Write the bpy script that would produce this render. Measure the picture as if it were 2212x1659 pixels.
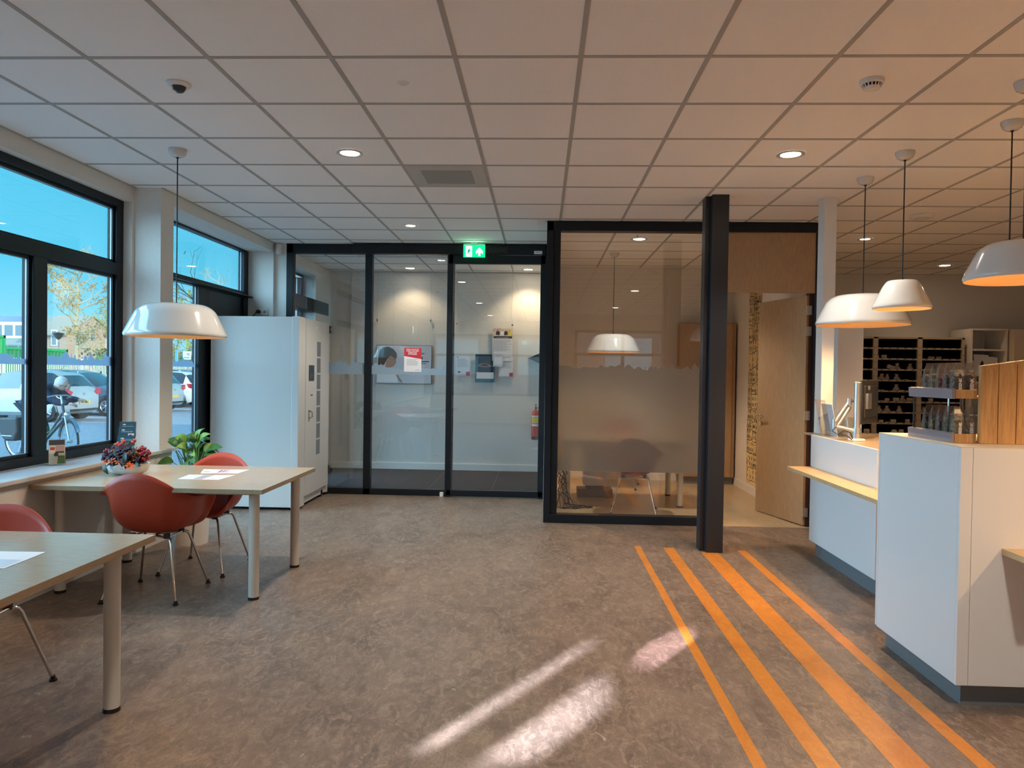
import bpy, bmesh, math, random
from mathutils import Vector, Matrix
PI = math.pi
for o in list(bpy.data.objects): bpy.data.objects.remove(o)
SC = bpy.context.scene; COL = SC.collection
random.seed(7)

# ---------------------------------------------------------------- camera
YAW, PIT, ROL, FPX = -0.0396, -0.0154, 0.0149, 1560.35
fw = Vector((math.sin(YAW)*math.cos(PIT), math.cos(YAW)*math.cos(PIT), math.sin(PIT)))
rt = Vector((math.cos(YAW), -math.sin(YAW), 0)); up = rt.cross(fw)
rt2 = math.cos(ROL)*rt + math.sin(ROL)*up; up2 = -math.sin(ROL)*rt + math.cos(ROL)*up
cd = bpy.data.cameras.new('camera'); cam = bpy.data.objects.new('camera', cd); COL.objects.link(cam)
cam.matrix_world = Matrix(((rt2.x, up2.x, -fw.x, 0), (rt2.y, up2.y, -fw.y, 0), (rt2.z, up2.z, -fw.z, 1.478), (0, 0, 0, 1)))
cd.sensor_fit = 'HORIZONTAL'; cd.sensor_width = 36.0; cd.lens = 36.0*FPX/2212.0; cd.clip_start = 0.05; cd.clip_end = 400
SC.camera = cam
SC.view_settings.view_transform = 'Standard'; SC.view_settings.look = 'None'
SC.view_settings.gamma = 1.0; SC.view_settings.use_curve_mapping = False
SC.view_settings.exposure = 0.95

# ---------------------------------------------------------------- sky
W = bpy.data.worlds.new('sky'); SC.world = W; W.use_nodes = True
nt = W.node_tree; nt.nodes.clear()
tc = nt.nodes.new('ShaderNodeTexCoord'); sx = nt.nodes.new('ShaderNodeSeparateXYZ')
rp = nt.nodes.new('ShaderNodeValToRGB'); bg = nt.nodes.new('ShaderNodeBackground'); wo = nt.nodes.new('ShaderNodeOutputWorld')
nt.links.new(tc.outputs['Generated'], sx.inputs[0]); nt.links.new(sx.outputs['Z'], rp.inputs[0])
nt.links.new(rp.outputs[0], bg.inputs[0]); nt.links.new(bg.outputs[0], wo.inputs[0])
e = rp.color_ramp.elements
e[0].position = 0.0; e[0].color = (0.30, 0.62, 0.80, 1)
e[1].position = 1.0; e[1].color = (0.03, 0.18, 0.44, 1)
for p, c in ((0.12, (0.10, 0.47, 0.66, 1)), (0.35, (0.040, 0.37, 0.57, 1))):
    q = e.new(p); q.color = c
bg.inputs[1].default_value = 0.89

def light(name, kind, loc, target=None, parent=None, **kw):
    d = bpy.data.lights.new(name, kind); o = bpy.data.objects.new(name, d); COL.objects.link(o)
    o.location = loc
    if target is not None:
        v = Vector(target) - Vector(loc); o.rotation_euler = v.to_track_quat('-Z', 'Y').to_euler()
    for k, v in kw.items(): setattr(d, k, v)
    if parent: o.parent = parent
    return o
# winter sun over the roof of this building: the yard in front of the windows lies in its shade
light('sun', 'SUN', (20, -10, 20), (20-0.86, -10+0.35, 20-0.37), energy=3.2, angle=0.009, color=(1.0, 0.93, 0.80))
# broad light of the clear blue sky: through the windows on the left and through those behind the camera
light('sky_light', 'SUN', (-20, 4, 12), (-20+1, 4+0.12, 12-0.42), energy=6.2, angle=1.3, color=(0.40, 0.72, 1.0))
light('sky_light', 'SUN', (-6, -20, 9), (-6+0.30, -20+1, 9-0.22), energy=2.5, angle=1.2, color=(0.55, 0.80, 1.0))
# spots standing in for reflected sun, shaped by an opening added behind the camera
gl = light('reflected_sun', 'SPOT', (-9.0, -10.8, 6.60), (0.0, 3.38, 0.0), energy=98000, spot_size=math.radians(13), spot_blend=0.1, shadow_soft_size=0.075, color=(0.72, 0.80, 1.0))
v = Vector((0.704+3.5, 3.921+2.45, -2.635)).normalized()
light('reflected_sun', 'SPOT', tuple(Vector((-3.5, -2.45, 2.635)) - v*9.0), (0.72, 3.93, 0.0), energy=56000, spot_size=math.radians(0.85), spot_blend=0.9, shadow_soft_size=0.02, color=(0.92, 0.78, 1.0))
for (x0, y, z, sx_, sz_) in ():
    pass
def portal(loc, target, w, h):
    o = light('daylight_portal', 'AREA', loc, target, shape='RECTANGLE', size=w, size_y=h, energy=1)
    o.data.cycles.is_portal = True
    return o
def portal_x(x, y0, y1, z0, z1):     # window in the left wall, faces +x
    o = portal((x, (y0+y1)/2, (z0+z1)/2), (x+1, (y0+y1)/2, (z0+z1)/2), 1, 1)
    # track quat '-Z','Y': local X is along y, local Y along z
    o.data.size = abs(y1-y0); o.data.size_y = abs(z1-z0)
portal_x(-3.62, 2.2, 5.92, 0.79, 2.86); portal_x(-3.62, 6.16, 8.5, 0.0, 2.9)
po = portal((0, -4.15, 1.7), (0, 0, 1.7), 6.6, 1.9)

# ---------------------------------------------------------------- materials
M = {}
def mat(name, col, rough=0.5, metal=0.0, spec=0.5, emit=None, es=0.0, coat=0.0, trans=0.0, alpha=1.0, sub=0.0):
    m = bpy.data.materials.new(name); m.use_nodes = True
    b = m.node_tree.nodes['Principled BSDF']
    b.inputs['Base Color'].default_value = (*col, 1); b.inputs['Roughness'].default_value = rough
    b.inputs['Metallic'].default_value = metal; b.inputs['Specular IOR Level'].default_value = spec
    b.inputs['Coat Weight'].default_value = coat; b.inputs['Coat Roughness'].default_value = 0.06
    b.inputs['Transmission Weight'].default_value = trans; b.inputs['Alpha'].default_value = alpha
    if emit: b.inputs['Emission Color'].default_value = (*emit, 1); b.inputs['Emission Strength'].default_value = es
    M[name] = m; return m
def nodes(m): return m.node_tree.nodes, m.node_tree.links, m.node_tree.nodes['Principled BSDF']
def obcoord(m, scale=(1, 1, 1), rot=(0, 0, 0)):
    n, l, b = nodes(m)
    t = n.new('ShaderNodeTexCoord'); mp = n.new('ShaderNodeMapping')
    mp.inputs['Scale'].default_value = scale; mp.inputs['Rotation'].default_value = rot
    l.new(t.outputs['Object'], mp.inputs[0]); return mp.outputs[0]
def noise_mix(m, c1, c2, scale, vec, detail=6, lo=0.35, hi=0.65, rough=0.6, dist=0.0):
    n, l, b = nodes(m)
    nz = n.new('ShaderNodeTexNoise'); nz.inputs['Scale'].default_value = scale; nz.inputs['Detail'].default_value = detail
    nz.inputs['Roughness'].default_value = rough; nz.inputs['Distortion'].default_value = dist
    l.new(vec, nz.inputs['Vector'])
    r = n.new('ShaderNodeValToRGB'); r.color_ramp.elements[0].position = lo; r.color_ramp.elements[1].position = hi
    r.color_ramp.elements[0].color = (*c1, 1); r.color_ramp.elements[1].color = (*c2, 1)
    l.new(nz.outputs[0], r.inputs[0]); return r.outputs[0], nz.outputs[0]
def mixc(m, a, b_, fac, mode='MIX'):
    n, l, b = nodes(m); x = n.new('ShaderNodeMix'); x.data_type = 'RGBA'; x.blend_type = mode
    for s, v in ((0, fac), (6, a), (7, b_)):
        if hasattr(v, 'links'): l.new(v, x.inputs[s])
        elif isinstance(v, tuple): x.inputs[s].default_value = (*v, 1)
        else: x.inputs[s].default_value = v
    return x.outputs[2]
def bump(m, h, strength, dist=0.002):
    n, l, b = nodes(m); bp = n.new('ShaderNodeBump'); bp.inputs['Strength'].default_value = strength; bp.inputs['Distance'].default_value = dist
    l.new(h, bp.inputs['Height']); l.new(bp.outputs[0], b.inputs['Normal'])

def marmoleum(name, base, dark, light_, vein, rough=0.32):
    m = mat(name, base, rough, spec=0.35); n, l, b = nodes(m)
    v = obcoord(m, (1.0, 0.55, 1.0), (0, 0, 0.75)); v2 = obcoord(m)
    c1, f1 = noise_mix(m, dark, base, 3.6, v, 12, 0.33, 0.58, 0.80, 0.8)
    c2, f2 = noise_mix(m, (0, 0, 0), (1, 1, 1), 17.0, v, 12, 0.47, 0.68, 0.78, 1.3)
    c3, f3 = noise_mix(m, (0, 0, 0), (1, 1, 1), 11.0, v, 10, 0.62, 0.68, 0.80, 1.8)
    c4, f4 = noise_mix(m, (0, 0, 0), (1, 1, 1), 42.0, v2, 6, 0.38, 0.45, 0.75, 2.4)
    a = mixc(m, c1, light_, c2); a = mixc(m, a, vein, c3)
    inv = n.new('ShaderNodeMath'); inv.operation = 'MULTIPLY_ADD'; inv.inputs[1].default_value = -0.6; inv.inputs[2].default_value = 0.6
    l.new(c4, inv.inputs[0]); a = mixc(m, a, dark, inv.outputs[0])
    l.new(a, b.inputs['Base Color']); bump(m, f2, 0.04)
    return m
marmoleum('floor_lino', (0.215, 0.150, 0.110), (0.095, 0.066, 0.052), (0.34, 0.245, 0.18), (0.56, 0.43, 0.34), 0.38)
marmoleum('floor_stripe', (0.60, 0.215, 0.035), (0.46, 0.15, 0.02), (0.66, 0.26, 0.05), (0.74, 0.36, 0.11))
marmoleum('floor_office', (0.50, 0.37, 0.22), (0.42, 0.31, 0.18), (0.56, 0.43, 0.27), (0.62, 0.50, 0.34))
m = mat('entrance_mat', (0.035, 0.037, 0.042), 0.95, spec=0.1); c, f = noise_mix(m, (0.022, 0.024, 0.028), (0.06, 0.062, 0.07), 160, obcoord(m), 3); nodes(m)[1].new(c, nodes(m)[2].inputs['Base Color']); bump(m, f, 0.5)
m = mat('wall_paint', (0.72, 0.69, 0.64), 0.75, spec=0.25); c, f = noise_mix(m, (0.70, 0.67, 0.62), (0.74, 0.71, 0.66), 90, obcoord(m), 4); nodes(m)[1].new(c, nodes(m)[2].inputs['Base Color']); bump(m, f, 0.08)
m = mat('ceiling_tile', (0.87, 0.85, 0.82), 0.9, spec=0.15); c, f = noise_mix(m, (0.85, 0.83, 0.80), (0.89, 0.87, 0.84), 260, obcoord(m), 2); nodes(m)[1].new(c, nodes(m)[2].inputs['Base Color']); bump(m, f, 0.1)
mat('ceiling_bar', (0.42, 0.41, 0.39), 0.9, spec=0.1)
mat('black_frame', (0.006, 0.010, 0.015), 0.42, spec=0.35)
mat('black_post', (0.014, 0.015, 0.019), 0.42)
mat('sill_white', (0.58, 0.60, 0.61), 0.20)
mat('trim_white', (0.75, 0.73, 0.69), 0.45)
mat('steel_seal', (0.42, 0.46, 0.50), 0.45, metal=0.6)
mat('cabinet_white', (0.60, 0.575, 0.54), 0.42)
mat('cabinet_grey', (0.16, 0.165, 0.17), 0.3)
mat('screen_dark', (0.03, 0.035, 0.045), 0.15)
mat('counter_white', (0.76, 0.75, 0.73), 0.38)
mat('kick_grey', (0.17, 0.18, 0.19), 0.5)
mat('chrome', (0.62, 0.60, 0.57), 0.16, metal=1.0)
mat('alu', (0.58, 0.59, 0.60), 0.32, metal=0.9)
mat('black_plastic', (0.012, 0.012, 0.013), 0.45)
mat('dark_grey', (0.05, 0.052, 0.056), 0.5)
mat('table_leg', (0.62, 0.59, 0.52), 0.35)
mat('lamp_white', (0.62, 0.60, 0.56), 0.12, coat=0.5)
mat('lamp_inner', (0.88, 0.60, 0.30), 0.6)
mat('bulb', (1, 0.8, 0.5), 0.4, emit=(1.0, 0.68, 0.36), es=6.0)
mat('led', (1, 1, 1), 0.4, emit=(1.0, 0.93, 0.82), es=14.0)
m = mat('shell_red', (0.43, 0.058, 0.028), 0.42, spec=0.4)
mat('paper', (0.78, 0.78, 0.80), 0.6); mat('paper_pink', (0.75, 0.55, 0.62), 0.5); mat('paper_red', (0.60, 0.03, 0.04), 0.5)
mat('ink', (0.03, 0.03, 0.035), 0.7); mat('ink_grey', (0.30, 0.30, 0.32), 0.7); mat('teal', (0.012, 0.075, 0.115), 0.4); mat('teal_light', (0.03, 0.22, 0.30), 0.4)
mat('magenta', (0.55, 0.02, 0.12), 0.5); mat('poster_grey', (0.58, 0.64, 0.72), 0.45); mat('hair_dark', (0.02, 0.017, 0.018), 0.5); mat('skin_photo', (0.45, 0.27, 0.21), 0.6)
mat('white_ink', (0.85, 0.85, 0.87), 0.6); mat('yellow', (0.75, 0.55, 0.03), 0.5); mat('sign_blue', (0.03, 0.10, 0.35), 0.5)
mat('exit_green', (0.0, 0.55, 0.16), 0.5, emit=(0.0, 0.75, 0.20), es=0.9); mat('exit_white', (0.8, 1.0, 0.9), 0.5, emit=(0.72, 1.0, 0.86), es=1.0)
mat('exit_dark', (0.0, 0.22, 0.12), 0.5, emit=(0.0, 0.22, 0.12), es=0.7)
mat('vent_plate', (0.48, 0.46, 0.42), 0.6); mat('vent_dark', (0.30, 0.29, 0.265), 0.6)
mat('banner_blue', (0.08, 0.30, 0.60), 0.5)
mat('red_gloss', (0.50, 0.012, 0.015), 0.22); mat('cream', (0.66, 0.56, 0.42), 0.5)
mat('leaf_green', (0.05, 0.16, 0.03), 0.4); mat('leaf_lime', (0.20, 0.38, 0.07), 0.42); mat('leaf_dark', (0.012, 0.035, 0.018), 0.4)
mat('flower_orange', (0.75, 0.12, 0.02), 0.5); mat('flower_coral', (0.50, 0.07, 0.035), 0.5); mat('flower_plum', (0.026, 0.008, 0.022), 0.5); mat('berry', (0.22, 0.008, 0.022), 0.25)
mat('seed_head', (0.42, 0.30, 0.08), 0.7); mat('bud_orange', (0.60, 0.22, 0.03), 0.5)
mat('bowl_white', (0.72, 0.69, 0.64), 0.25)
mat('mural_paper_lit', (0.78, 0.60, 0.30), 0.7); mat('mural_wash', (0.62, 0.36, 0.12), 0.7); mat('mural_green', (0.35, 0.36, 0.20), 0.7)  # mural paper yellowed to carry a warm spot's glow in its colour
mat('rail_plastic', (0.30, 0.25, 0.27), 0.2, coat=0.5)
mat('bag_content_tan', (0.42, 0.32, 0.16), 0.5); mat('bag_content_dark', (0.05, 0.035, 0.03), 0.3); mat('bag_content_red', (0.30, 0.02, 0.03), 0.3); mat('bag_content_green', (0.20, 0.26, 0.16), 0.5); mat('bag_content_mix', (0.25, 0.20, 0.18), 0.5)
mat('shelf_black', (0.004, 0.004, 0.004), 0.9, spec=0.05); mat('shelf_metal', (0.42, 0.36, 0.27), 0.45); mat('box_card', (0.62, 0.55, 0.42), 0.7); mat('bag_clear', (0.45, 0.40, 0.32), 0.25)

def grain(name, base, dark, scale, stretch, rough=0.38, lo=0.3, hi=0.7, b_=0.05):
    m = mat(name, base, rough); v = obcoord(m, stretch)
    c, f = noise_mix(m, dark, base, scale, v, 7, lo, hi, 0.65, 0.3)
    nodes(m)[1].new(c, nodes(m)[2].inputs['Base Color']); bump(m, f, b_); return m
grain('oak_top', (0.46, 0.36, 0.25), (0.35, 0.265, 0.175), 30, (0.35, 4.5, 1), 0.23)
grain('oak_edge', (0.42, 0.30, 0.17), (0.32, 0.22, 0.12), 14, (0.6, 0.6, 12), 0.45)
grain('oak_veneer', (0.50, 0.32, 0.17), (0.36, 0.22, 0.11), 26, (5, 5, 0.35), 0.5)
grain('oak_ledge', (0.62, 0.42, 0.22), (0.50, 0.33, 0.165), 24, (5, 0.3, 1), 0.42)
grain('jamb_brown', (0.075, 0.022, 0.010), (0.05, 0.014, 0.007), 14, (4, 4, 0.4), 0.5)
# pine: streaky grain with a few knots
m = mat('pine', (0.60, 0.36, 0.15), 0.55); n, l, b = nodes(m)
c, f = noise_mix(m, (0.36, 0.185, 0.065), (0.58, 0.34, 0.14), 11, obcoord(m, (9, 9, 0.55)), 7, 0.28, 0.62, 0.62, 0.9)
vo = n.new('ShaderNodeTexVoronoi'); vo.inputs['Scale'].default_value = 1.0; l.new(obcoord(m, (7.3, 7, 4.1)), vo.inputs['Vector'])
r2 = n.new('ShaderNodeValToRGB'); r2.color_ramp.elements[0].position = 0.04; r2.color_ramp.elements[0].color = (0.22, 0.20, 0.2, 1); r2.color_ramp.elements[1].position = 0.11
l.new(vo.outputs['Distance'], r2.inputs[0]); l.new(mixc(m, c, r2.outputs[0], 1.0, 'MULTIPLY'), b.inputs['Base Color'])

def glass(name, tint=(0.93, 0.97, 0.96), k=1.0, rough=0.0):
    m = bpy.data.materials.new(name); m.use_nodes = True; n = m.node_tree.nodes; l = m.node_tree.links; n.clear()
    o = n.new('ShaderNodeOutputMaterial'); t = n.new('ShaderNodeBsdfTransparent'); g = n.new('ShaderNodeBsdfGlossy'); mx = n.new('ShaderNodeMixShader'); f = n.new('ShaderNodeFresnel')
    t.inputs[0].default_value = (*tint, 1); g.inputs['Roughness'].default_value = rough; f.inputs[0].default_value = 1.5
    ml = n.new('ShaderNodeMath'); ml.operation = 'MULTIPLY'; ml.inputs[1].default_value = k; ml.use_clamp = True
    # same reflectance seen from either side of the sheet
    ge = n.new('ShaderNodeNewGeometry'); 
    io = n.new('ShaderNodeMix'); io.data_type = 'FLOAT'; io.inputs[2].default_value = 1.5; io.inputs[3].default_value = 1/1.5
    l.new(ge.outputs['Backfacing'], io.inputs[0]); l.new(io.outputs[0], f.inputs[0])
    l.new(f.outputs[0], ml.inputs[0]); l.new(ml.outputs[0], mx.inputs[0]); l.new(t.outputs[0], mx.inputs[1]); l.new(g.outputs[0], mx.inputs[2]); l.new(mx.outputs[0], o.inputs[0])
    M[name] = m; return m
glass('pane', (0.90, 0.96, 0.97), 1.0); glass('pane_clear', (0.97, 0.98, 0.98), 2.5); glass('acrylic', (0.93, 0.97, 0.98), 2.0)
def cello():
    m = glass('cello', (0.80, 0.80, 0.80), 1.3, 0.28); n = m.node_tree.nodes; l = m.node_tree.links
    o = [q for q in n if q.type == 'OUTPUT_MATERIAL'][0]; src = o.inputs[0].links[0].from_socket
    d = n.new('ShaderNodeBsdfDiffuse'); d.inputs[0].default_value = (0.30, 0.27, 0.24, 1); x = n.new('ShaderNodeMixShader'); x.inputs[0].default_value = 0.22
    l.new(src, x.inputs[1]); l.new(d.outputs[0], x.inputs[2]); l.new(x.outputs[0], o.inputs[0])
cello()
mat('monitor_grey', (0.028, 0.03, 0.034), 0.45)
def film(name, col, clear, tr):
    m = bpy.data.materials.new(name); m.use_nodes = True; n = m.node_tree.nodes; l = m.node_tree.links; n.clear()
    o = n.new('ShaderNodeOutputMaterial'); d = n.new('ShaderNodeBsdfDiffuse'); t = n.new('ShaderNodeBsdfTranslucent'); g = n.new('ShaderNodeBsdfRefraction')
    g.inputs['Roughness'].default_value = 0.38; g.inputs['IOR'].default_value = 1.22; g.inputs[0].default_value = (0.9, 0.9, 0.9, 1)
    d.inputs[0].default_value = (*col, 1); t.inputs[0].default_value = (*col, 1)
    a = n.new('ShaderNodeMixShader'); a.inputs[0].default_value = tr; l.new(d.outputs[0], a.inputs[1]); l.new(t.outputs[0], a.inputs[2])
    c = n.new('ShaderNodeMixShader'); c.inputs[0].default_value = clear; l.new(a.outputs[0], c.inputs[1]); l.new(g.outputs[0], c.inputs[2]); l.new(c.outputs[0], o.inputs[0])
    M[name] = m; return m
film('frost_film', (0.45, 0.415, 0.36), 0.60, 0.6); film('frost_band', (0.45, 0.60, 0.72), 0.15, 0.4)

# outside materials
m = mat('paving', (0.20, 0.21, 0.24), 0.8); n, l, b = nodes(m)
bk = n.new('ShaderNodeTexBrick'); bk.inputs['Scale'].default_value = 4.5; bk.inputs['Color1'].default_value = (0.22, 0.23, 0.26, 1); bk.inputs['Color2'].default_value = (0.27, 0.28, 0.31, 1); bk.inputs['Mortar'].default_value = (0.10, 0.11, 0.13, 1)
bk.inputs['Mortar Size'].default_value = 0.012; l.new(obcoord(m, (1, 1, 1), (0, 0, 0.785)), bk.inputs['Vector']); l.new(bk.outputs[0], b.inputs['Base Color'])
m = mat('brick', (0.40, 0.22, 0.15), 0.85); n, l, b = nodes(m)
bk = n.new('ShaderNodeTexBrick'); bk.inputs['Scale'].default_value = 5; bk.inputs['Color1'].default_value = (0.46, 0.29, 0.19, 1); bk.inputs['Color2'].default_value = (0.38, 0.22, 0.14, 1); bk.inputs['Mortar'].default_value = (0.42, 0.35, 0.28, 1)
mp = obcoord(m, (1, 1, 1), (PI/2, 0, 0)); l.new(mp, bk.inputs['Vector']); l.new(bk.outputs[0], b.inputs['Base Color'])
mat('brick_pink', (0.50, 0.20, 0.17), 0.85)
mat('roof_tile', (0.30, 0.25, 0.19), 0.85); mat('roof_grey', (0.22, 0.24, 0.22), 0.8); mat('solar', (0.01, 0.02, 0.06), 0.2); mat('house_white', (0.78, 0.78, 0.74), 0.6); mat('house_green', (0.22, 0.34, 0.20), 0.6)
mat('house_glass', (0.12, 0.17, 0.20), 0.12); mat('container_green', (0.02, 0.32, 0.10), 0.45); mat('container_dark', (0.012, 0.20, 0.07), 0.5); mat('fence_white', (0.70, 0.74, 0.70), 0.5)
mat('bark', (0.42, 0.37, 0.24), 0.9); mat('bark_yellow', (0.45, 0.42, 0.10), 0.9); mat('bark_dark', (0.12, 0.10, 0.07), 0.9); mat('leaf_brown', (0.40, 0.24, 0.06), 0.8); mat('leaf_olive', (0.26, 0.27, 0.08), 0.8); mat('hedge', (0.16, 0.17, 0.09), 0.9)
mat('car_silver', (0.52, 0.55, 0.56), 0.28, metal=0.5, coat=0.8); mat('car_white', (0.72, 0.74, 0.75), 0.3, coat=0.8); mat('car_grey', (0.13, 0.16, 0.22), 0.3, metal=0.4, coat=0.8); mat('car_suv', (0.32, 0.36, 0.40), 0.3, metal=0.4, coat=0.8)
mat('car_glass', (0.03, 0.045, 0.06), 0.06, coat=1.0); mat('tyre', (0.012, 0.012, 0.014), 0.8); mat('rim', (0.55, 0.57, 0.60), 0.3, metal=0.8); mat('light_red', (0.45, 0.01, 0.02), 0.15, coat=1.0); mat('head_lamp', (0.6, 0.65, 0.7), 0.08, metal=0.5)
mat('plate_yellow', (0.55, 0.42, 0.10), 0.5)
mat('jacket', (0.016, 0.022, 0.05), 0.75); mat('trousers', (0.03, 0.045, 0.06), 0.85); mat('skin', (0.50, 0.30, 0.22), 0.55); mat('hair_grey', (0.55, 0.55, 0.55), 0.7); mat('bike_frame', (0.05, 0.055, 0.065), 0.35); mat('bag_black', (0.018, 0.018, 0.022), 0.6)

# ---------------------------------------------------------------- mesh helpers
class MB:
    def __init__(s): s.v = []; s.f = []; s.m = []; s.mi = 0
    def add(s, vs, fs, mi=None):
        o = len(s.v); s.v += [tuple(v) for v in vs]; s.f += [tuple(i+o for i in f) for f in fs]; s.m += [s.mi if mi is None else mi]*len(fs); return s
    def box(s, x0, y0, z0, x1, y1, z1, mi=None):
        x0, x1 = min(x0, x1), max(x0, x1); y0, y1 = min(y0, y1), max(y0, y1); z0, z1 = min(z0, z1), max(z0, z1)
        return s.add([(x0, y0, z0), (x1, y0, z0), (x1, y1, z0), (x0, y1, z0), (x0, y0, z1), (x1, y0, z1), (x1, y1, z1), (x0, y1, z1)],
                     [(3, 2, 1, 0), (4, 5, 6, 7), (0, 1, 5, 4), (1, 2, 6, 5), (2, 3, 7, 6), (3, 0, 4, 7)], mi)
    def prism(s, pts, a, b, axis='y', mi=None):
        """polygon pts (2-D) extruded between a and b along axis"""
        def P(p, t): return {'y': (p[0], t, p[1]), 'x': (t, p[0], p[1]), 'z': (p[0], p[1], t)}[axis]
        n = len(pts); vs = [P(p, a) for p in pts] + [P(p, b) for p in pts]
        return s.add(vs, [tuple(range(n))[::-1], tuple(range(n, 2*n))] + [(i, (i+1) % n, n+(i+1) % n, n+i) for i in range(n)], mi)
    def cyl(s, p0, p1, r0, r1=None, n=16, cap=True, mi=None):
        r1 = r0 if r1 is None else r1; p0 = Vector(p0); p1 = Vector(p1); d = (p1-p0)
        if d.length < 1e-7: return s
        d.normalize(); a = d.orthogonal().normalized(); b = d.cross(a); vs = []
        for p, r in ((p0, r0), (p1, r1)):
            for i in range(n):
                t = 2*PI*i/n; vs.append(p + (a*math.cos(t)+b*math.sin(t))*r)
        fs = [(i, (i+1) % n, n+(i+1) % n, n+i) for i in range(n)]
        if cap: fs += [tuple(range(n))[::-1], tuple(range(n, 2*n))]
        return s.add(vs, fs, mi)
    def tube(s, pts, r, n=8, mi=None, cap=True):
        pts = [Vector(p) for p in pts]; N = len(pts); R = r if isinstance(r, (list, tuple)) else [r]*N
        vs = []; a = None
        for i, p in enumerate(pts):
            d = (pts[min(i+1, N-1)] - pts[max(i-1, 0)]).normalized()
            if a is None: a = d.orthogonal().normalized()
            else:
                a = a - d*a.dot(d)
                a = a.normalized() if a.length > 1e-6 else d.orthogonal().normalized()
            b = d.cross(a)
            for k in range(n):
                t = 2*PI*k/n; vs.append(p + (a*math.cos(t)+b*math.sin(t))*R[i])
        fs = [(i*n+k, i*n+(k+1) % n, (i+1)*n+(k+1) % n, (i+1)*n+k) for i in range(N-1) for k in range(n)]
        if cap: fs += [tuple(range(n))[::-1], tuple(range((N-1)*n, N*n))]
        return s.add(vs, fs, mi)
    def lathe(s, prof, c=(0, 0, 0), n=32, mi=None, sx_=1.0, sy_=1.0):
        vs = []; fs = []
        for (r, z) in prof:
            for k in range(n):
                t = 2*PI*k/n; vs.append((c[0]+r*math.cos(t)*sx_, c[1]+r*math.sin(t)*sy_, c[2]+z))
        for i in range(len(prof)-1):
            for k in range(n): fs.append((i*n+k, i*n+(k+1) % n, (i+1)*n+(k+1) % n, (i+1)*n+k))
        return s.add(vs, fs, mi)
    def ball(s, c, r, n=10, m_=7, mi=None, sq=(1, 1, 1)):
        vs = []; fs = []
        for i in range(m_+1):
            ph = PI*i/m_
            for k in range(n):
                t = 2*PI*k/n; vs.append((c[0]+r*sq[0]*math.sin(ph)*math.cos(t), c[1]+r*sq[1]*math.sin(ph)*math.sin(t), c[2]-r*sq[2]*math.cos(ph)))
        for i in range(m_):
            for k in range(n): fs.append((i*n+k, i*n+(k+1) % n, (i+1)*n+(k+1) % n, (i+1)*n+k))
        return s.add(vs, fs, mi)
    def build(s, name, mats, parent=None, smooth=None, loc=None, rot=None, bevel=0, label=None, cat=None, group=None, kind=None, solid=0, subsurf=0):
        me = bpy.data.meshes.new(name); me.from_pydata(s.v, [], s.f)
        if isinstance(mats, str): mats = [mats]
        for q in mats: me.materials.append(M[q])
        for p, i in zip(me.polygons, s.m): p.material_index = min(i, len(mats)-1)
        bm = bmesh.new(); bm.from_mesh(me); bmesh.ops.remove_doubles(bm, verts=bm.verts, dist=1e-6)
        bmesh.ops.recalc_face_normals(bm, faces=bm.faces); bm.to_mesh(me); bm.free()
        o = bpy.data.objects.new(name, me); COL.objects.link(o)
        if smooth is not None:
            for p in me.polygons: p.use_smooth = True
            try: me.set_sharp_from_angle(angle=math.radians(smooth))
            except Exception: pass
        if solid:
            md = o.modifiers.new('thickness', 'SOLIDIFY'); md.thickness = solid; md.offset = 0
        if subsurf:
            md = o.modifiers.new('smooth', 'SUBSURF'); md.levels = subsurf; md.render_levels = subsurf
        if bevel:
            md = o.modifiers.new('bevel', 'BEVEL'); md.width = bevel; md.segments = 2; md.limit_method = 'ANGLE'; md.angle_limit = math.radians(40)
        if parent: o.parent = parent
        if loc is not None: o.location = loc
        if rot is not None: o.rotation_euler = rot
        tag(o, label, cat, group, kind); return o
def tag(o, label=None, cat=None, group=None, kind=None):
    if label: o['label'] = label
    if cat: o['category'] = cat
    if group: o['group'] = group
    if kind: o['kind'] = kind
    return o
def thing(name, label, cat, loc=(0, 0, 0), rz=0.0, group=None):
    o = bpy.data.objects.new(name, None); COL.objects.link(o); o.location = loc; o.rotation_euler = (0, 0, rz); o.empty_display_size = 0.1
    return tag(o, label, cat, group)
def copy_tree(o, parent=None):
    c = o.copy(); COL.objects.link(c)
    if parent: c.parent = parent
    for ch in list(o.children): copy_tree(ch, c)
    return c
def struct(name, mb, mats, **k): return mb.build(name, mats, kind='structure', **k)
_fc = {}
def text_mb(txt, size, bold=0.0, align='CENTER'):
    c = bpy.data.curves.new('t', 'FONT'); c.body = txt; c.size = size; c.align_x = align; c.align_y = 'CENTER'; c.offset = bold; c.resolution_u = 2
    o = bpy.data.objects.new('t', c); me = bpy.data.meshes.new_from_object(o)
    vs = [tuple(v.co) for v in me.vertices]; fs = [tuple(p.vertices) for p in me.polygons]
    bpy.data.objects.remove(o); bpy.data.curves.remove(c); bpy.data.meshes.remove(me)
    return vs, fs
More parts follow.
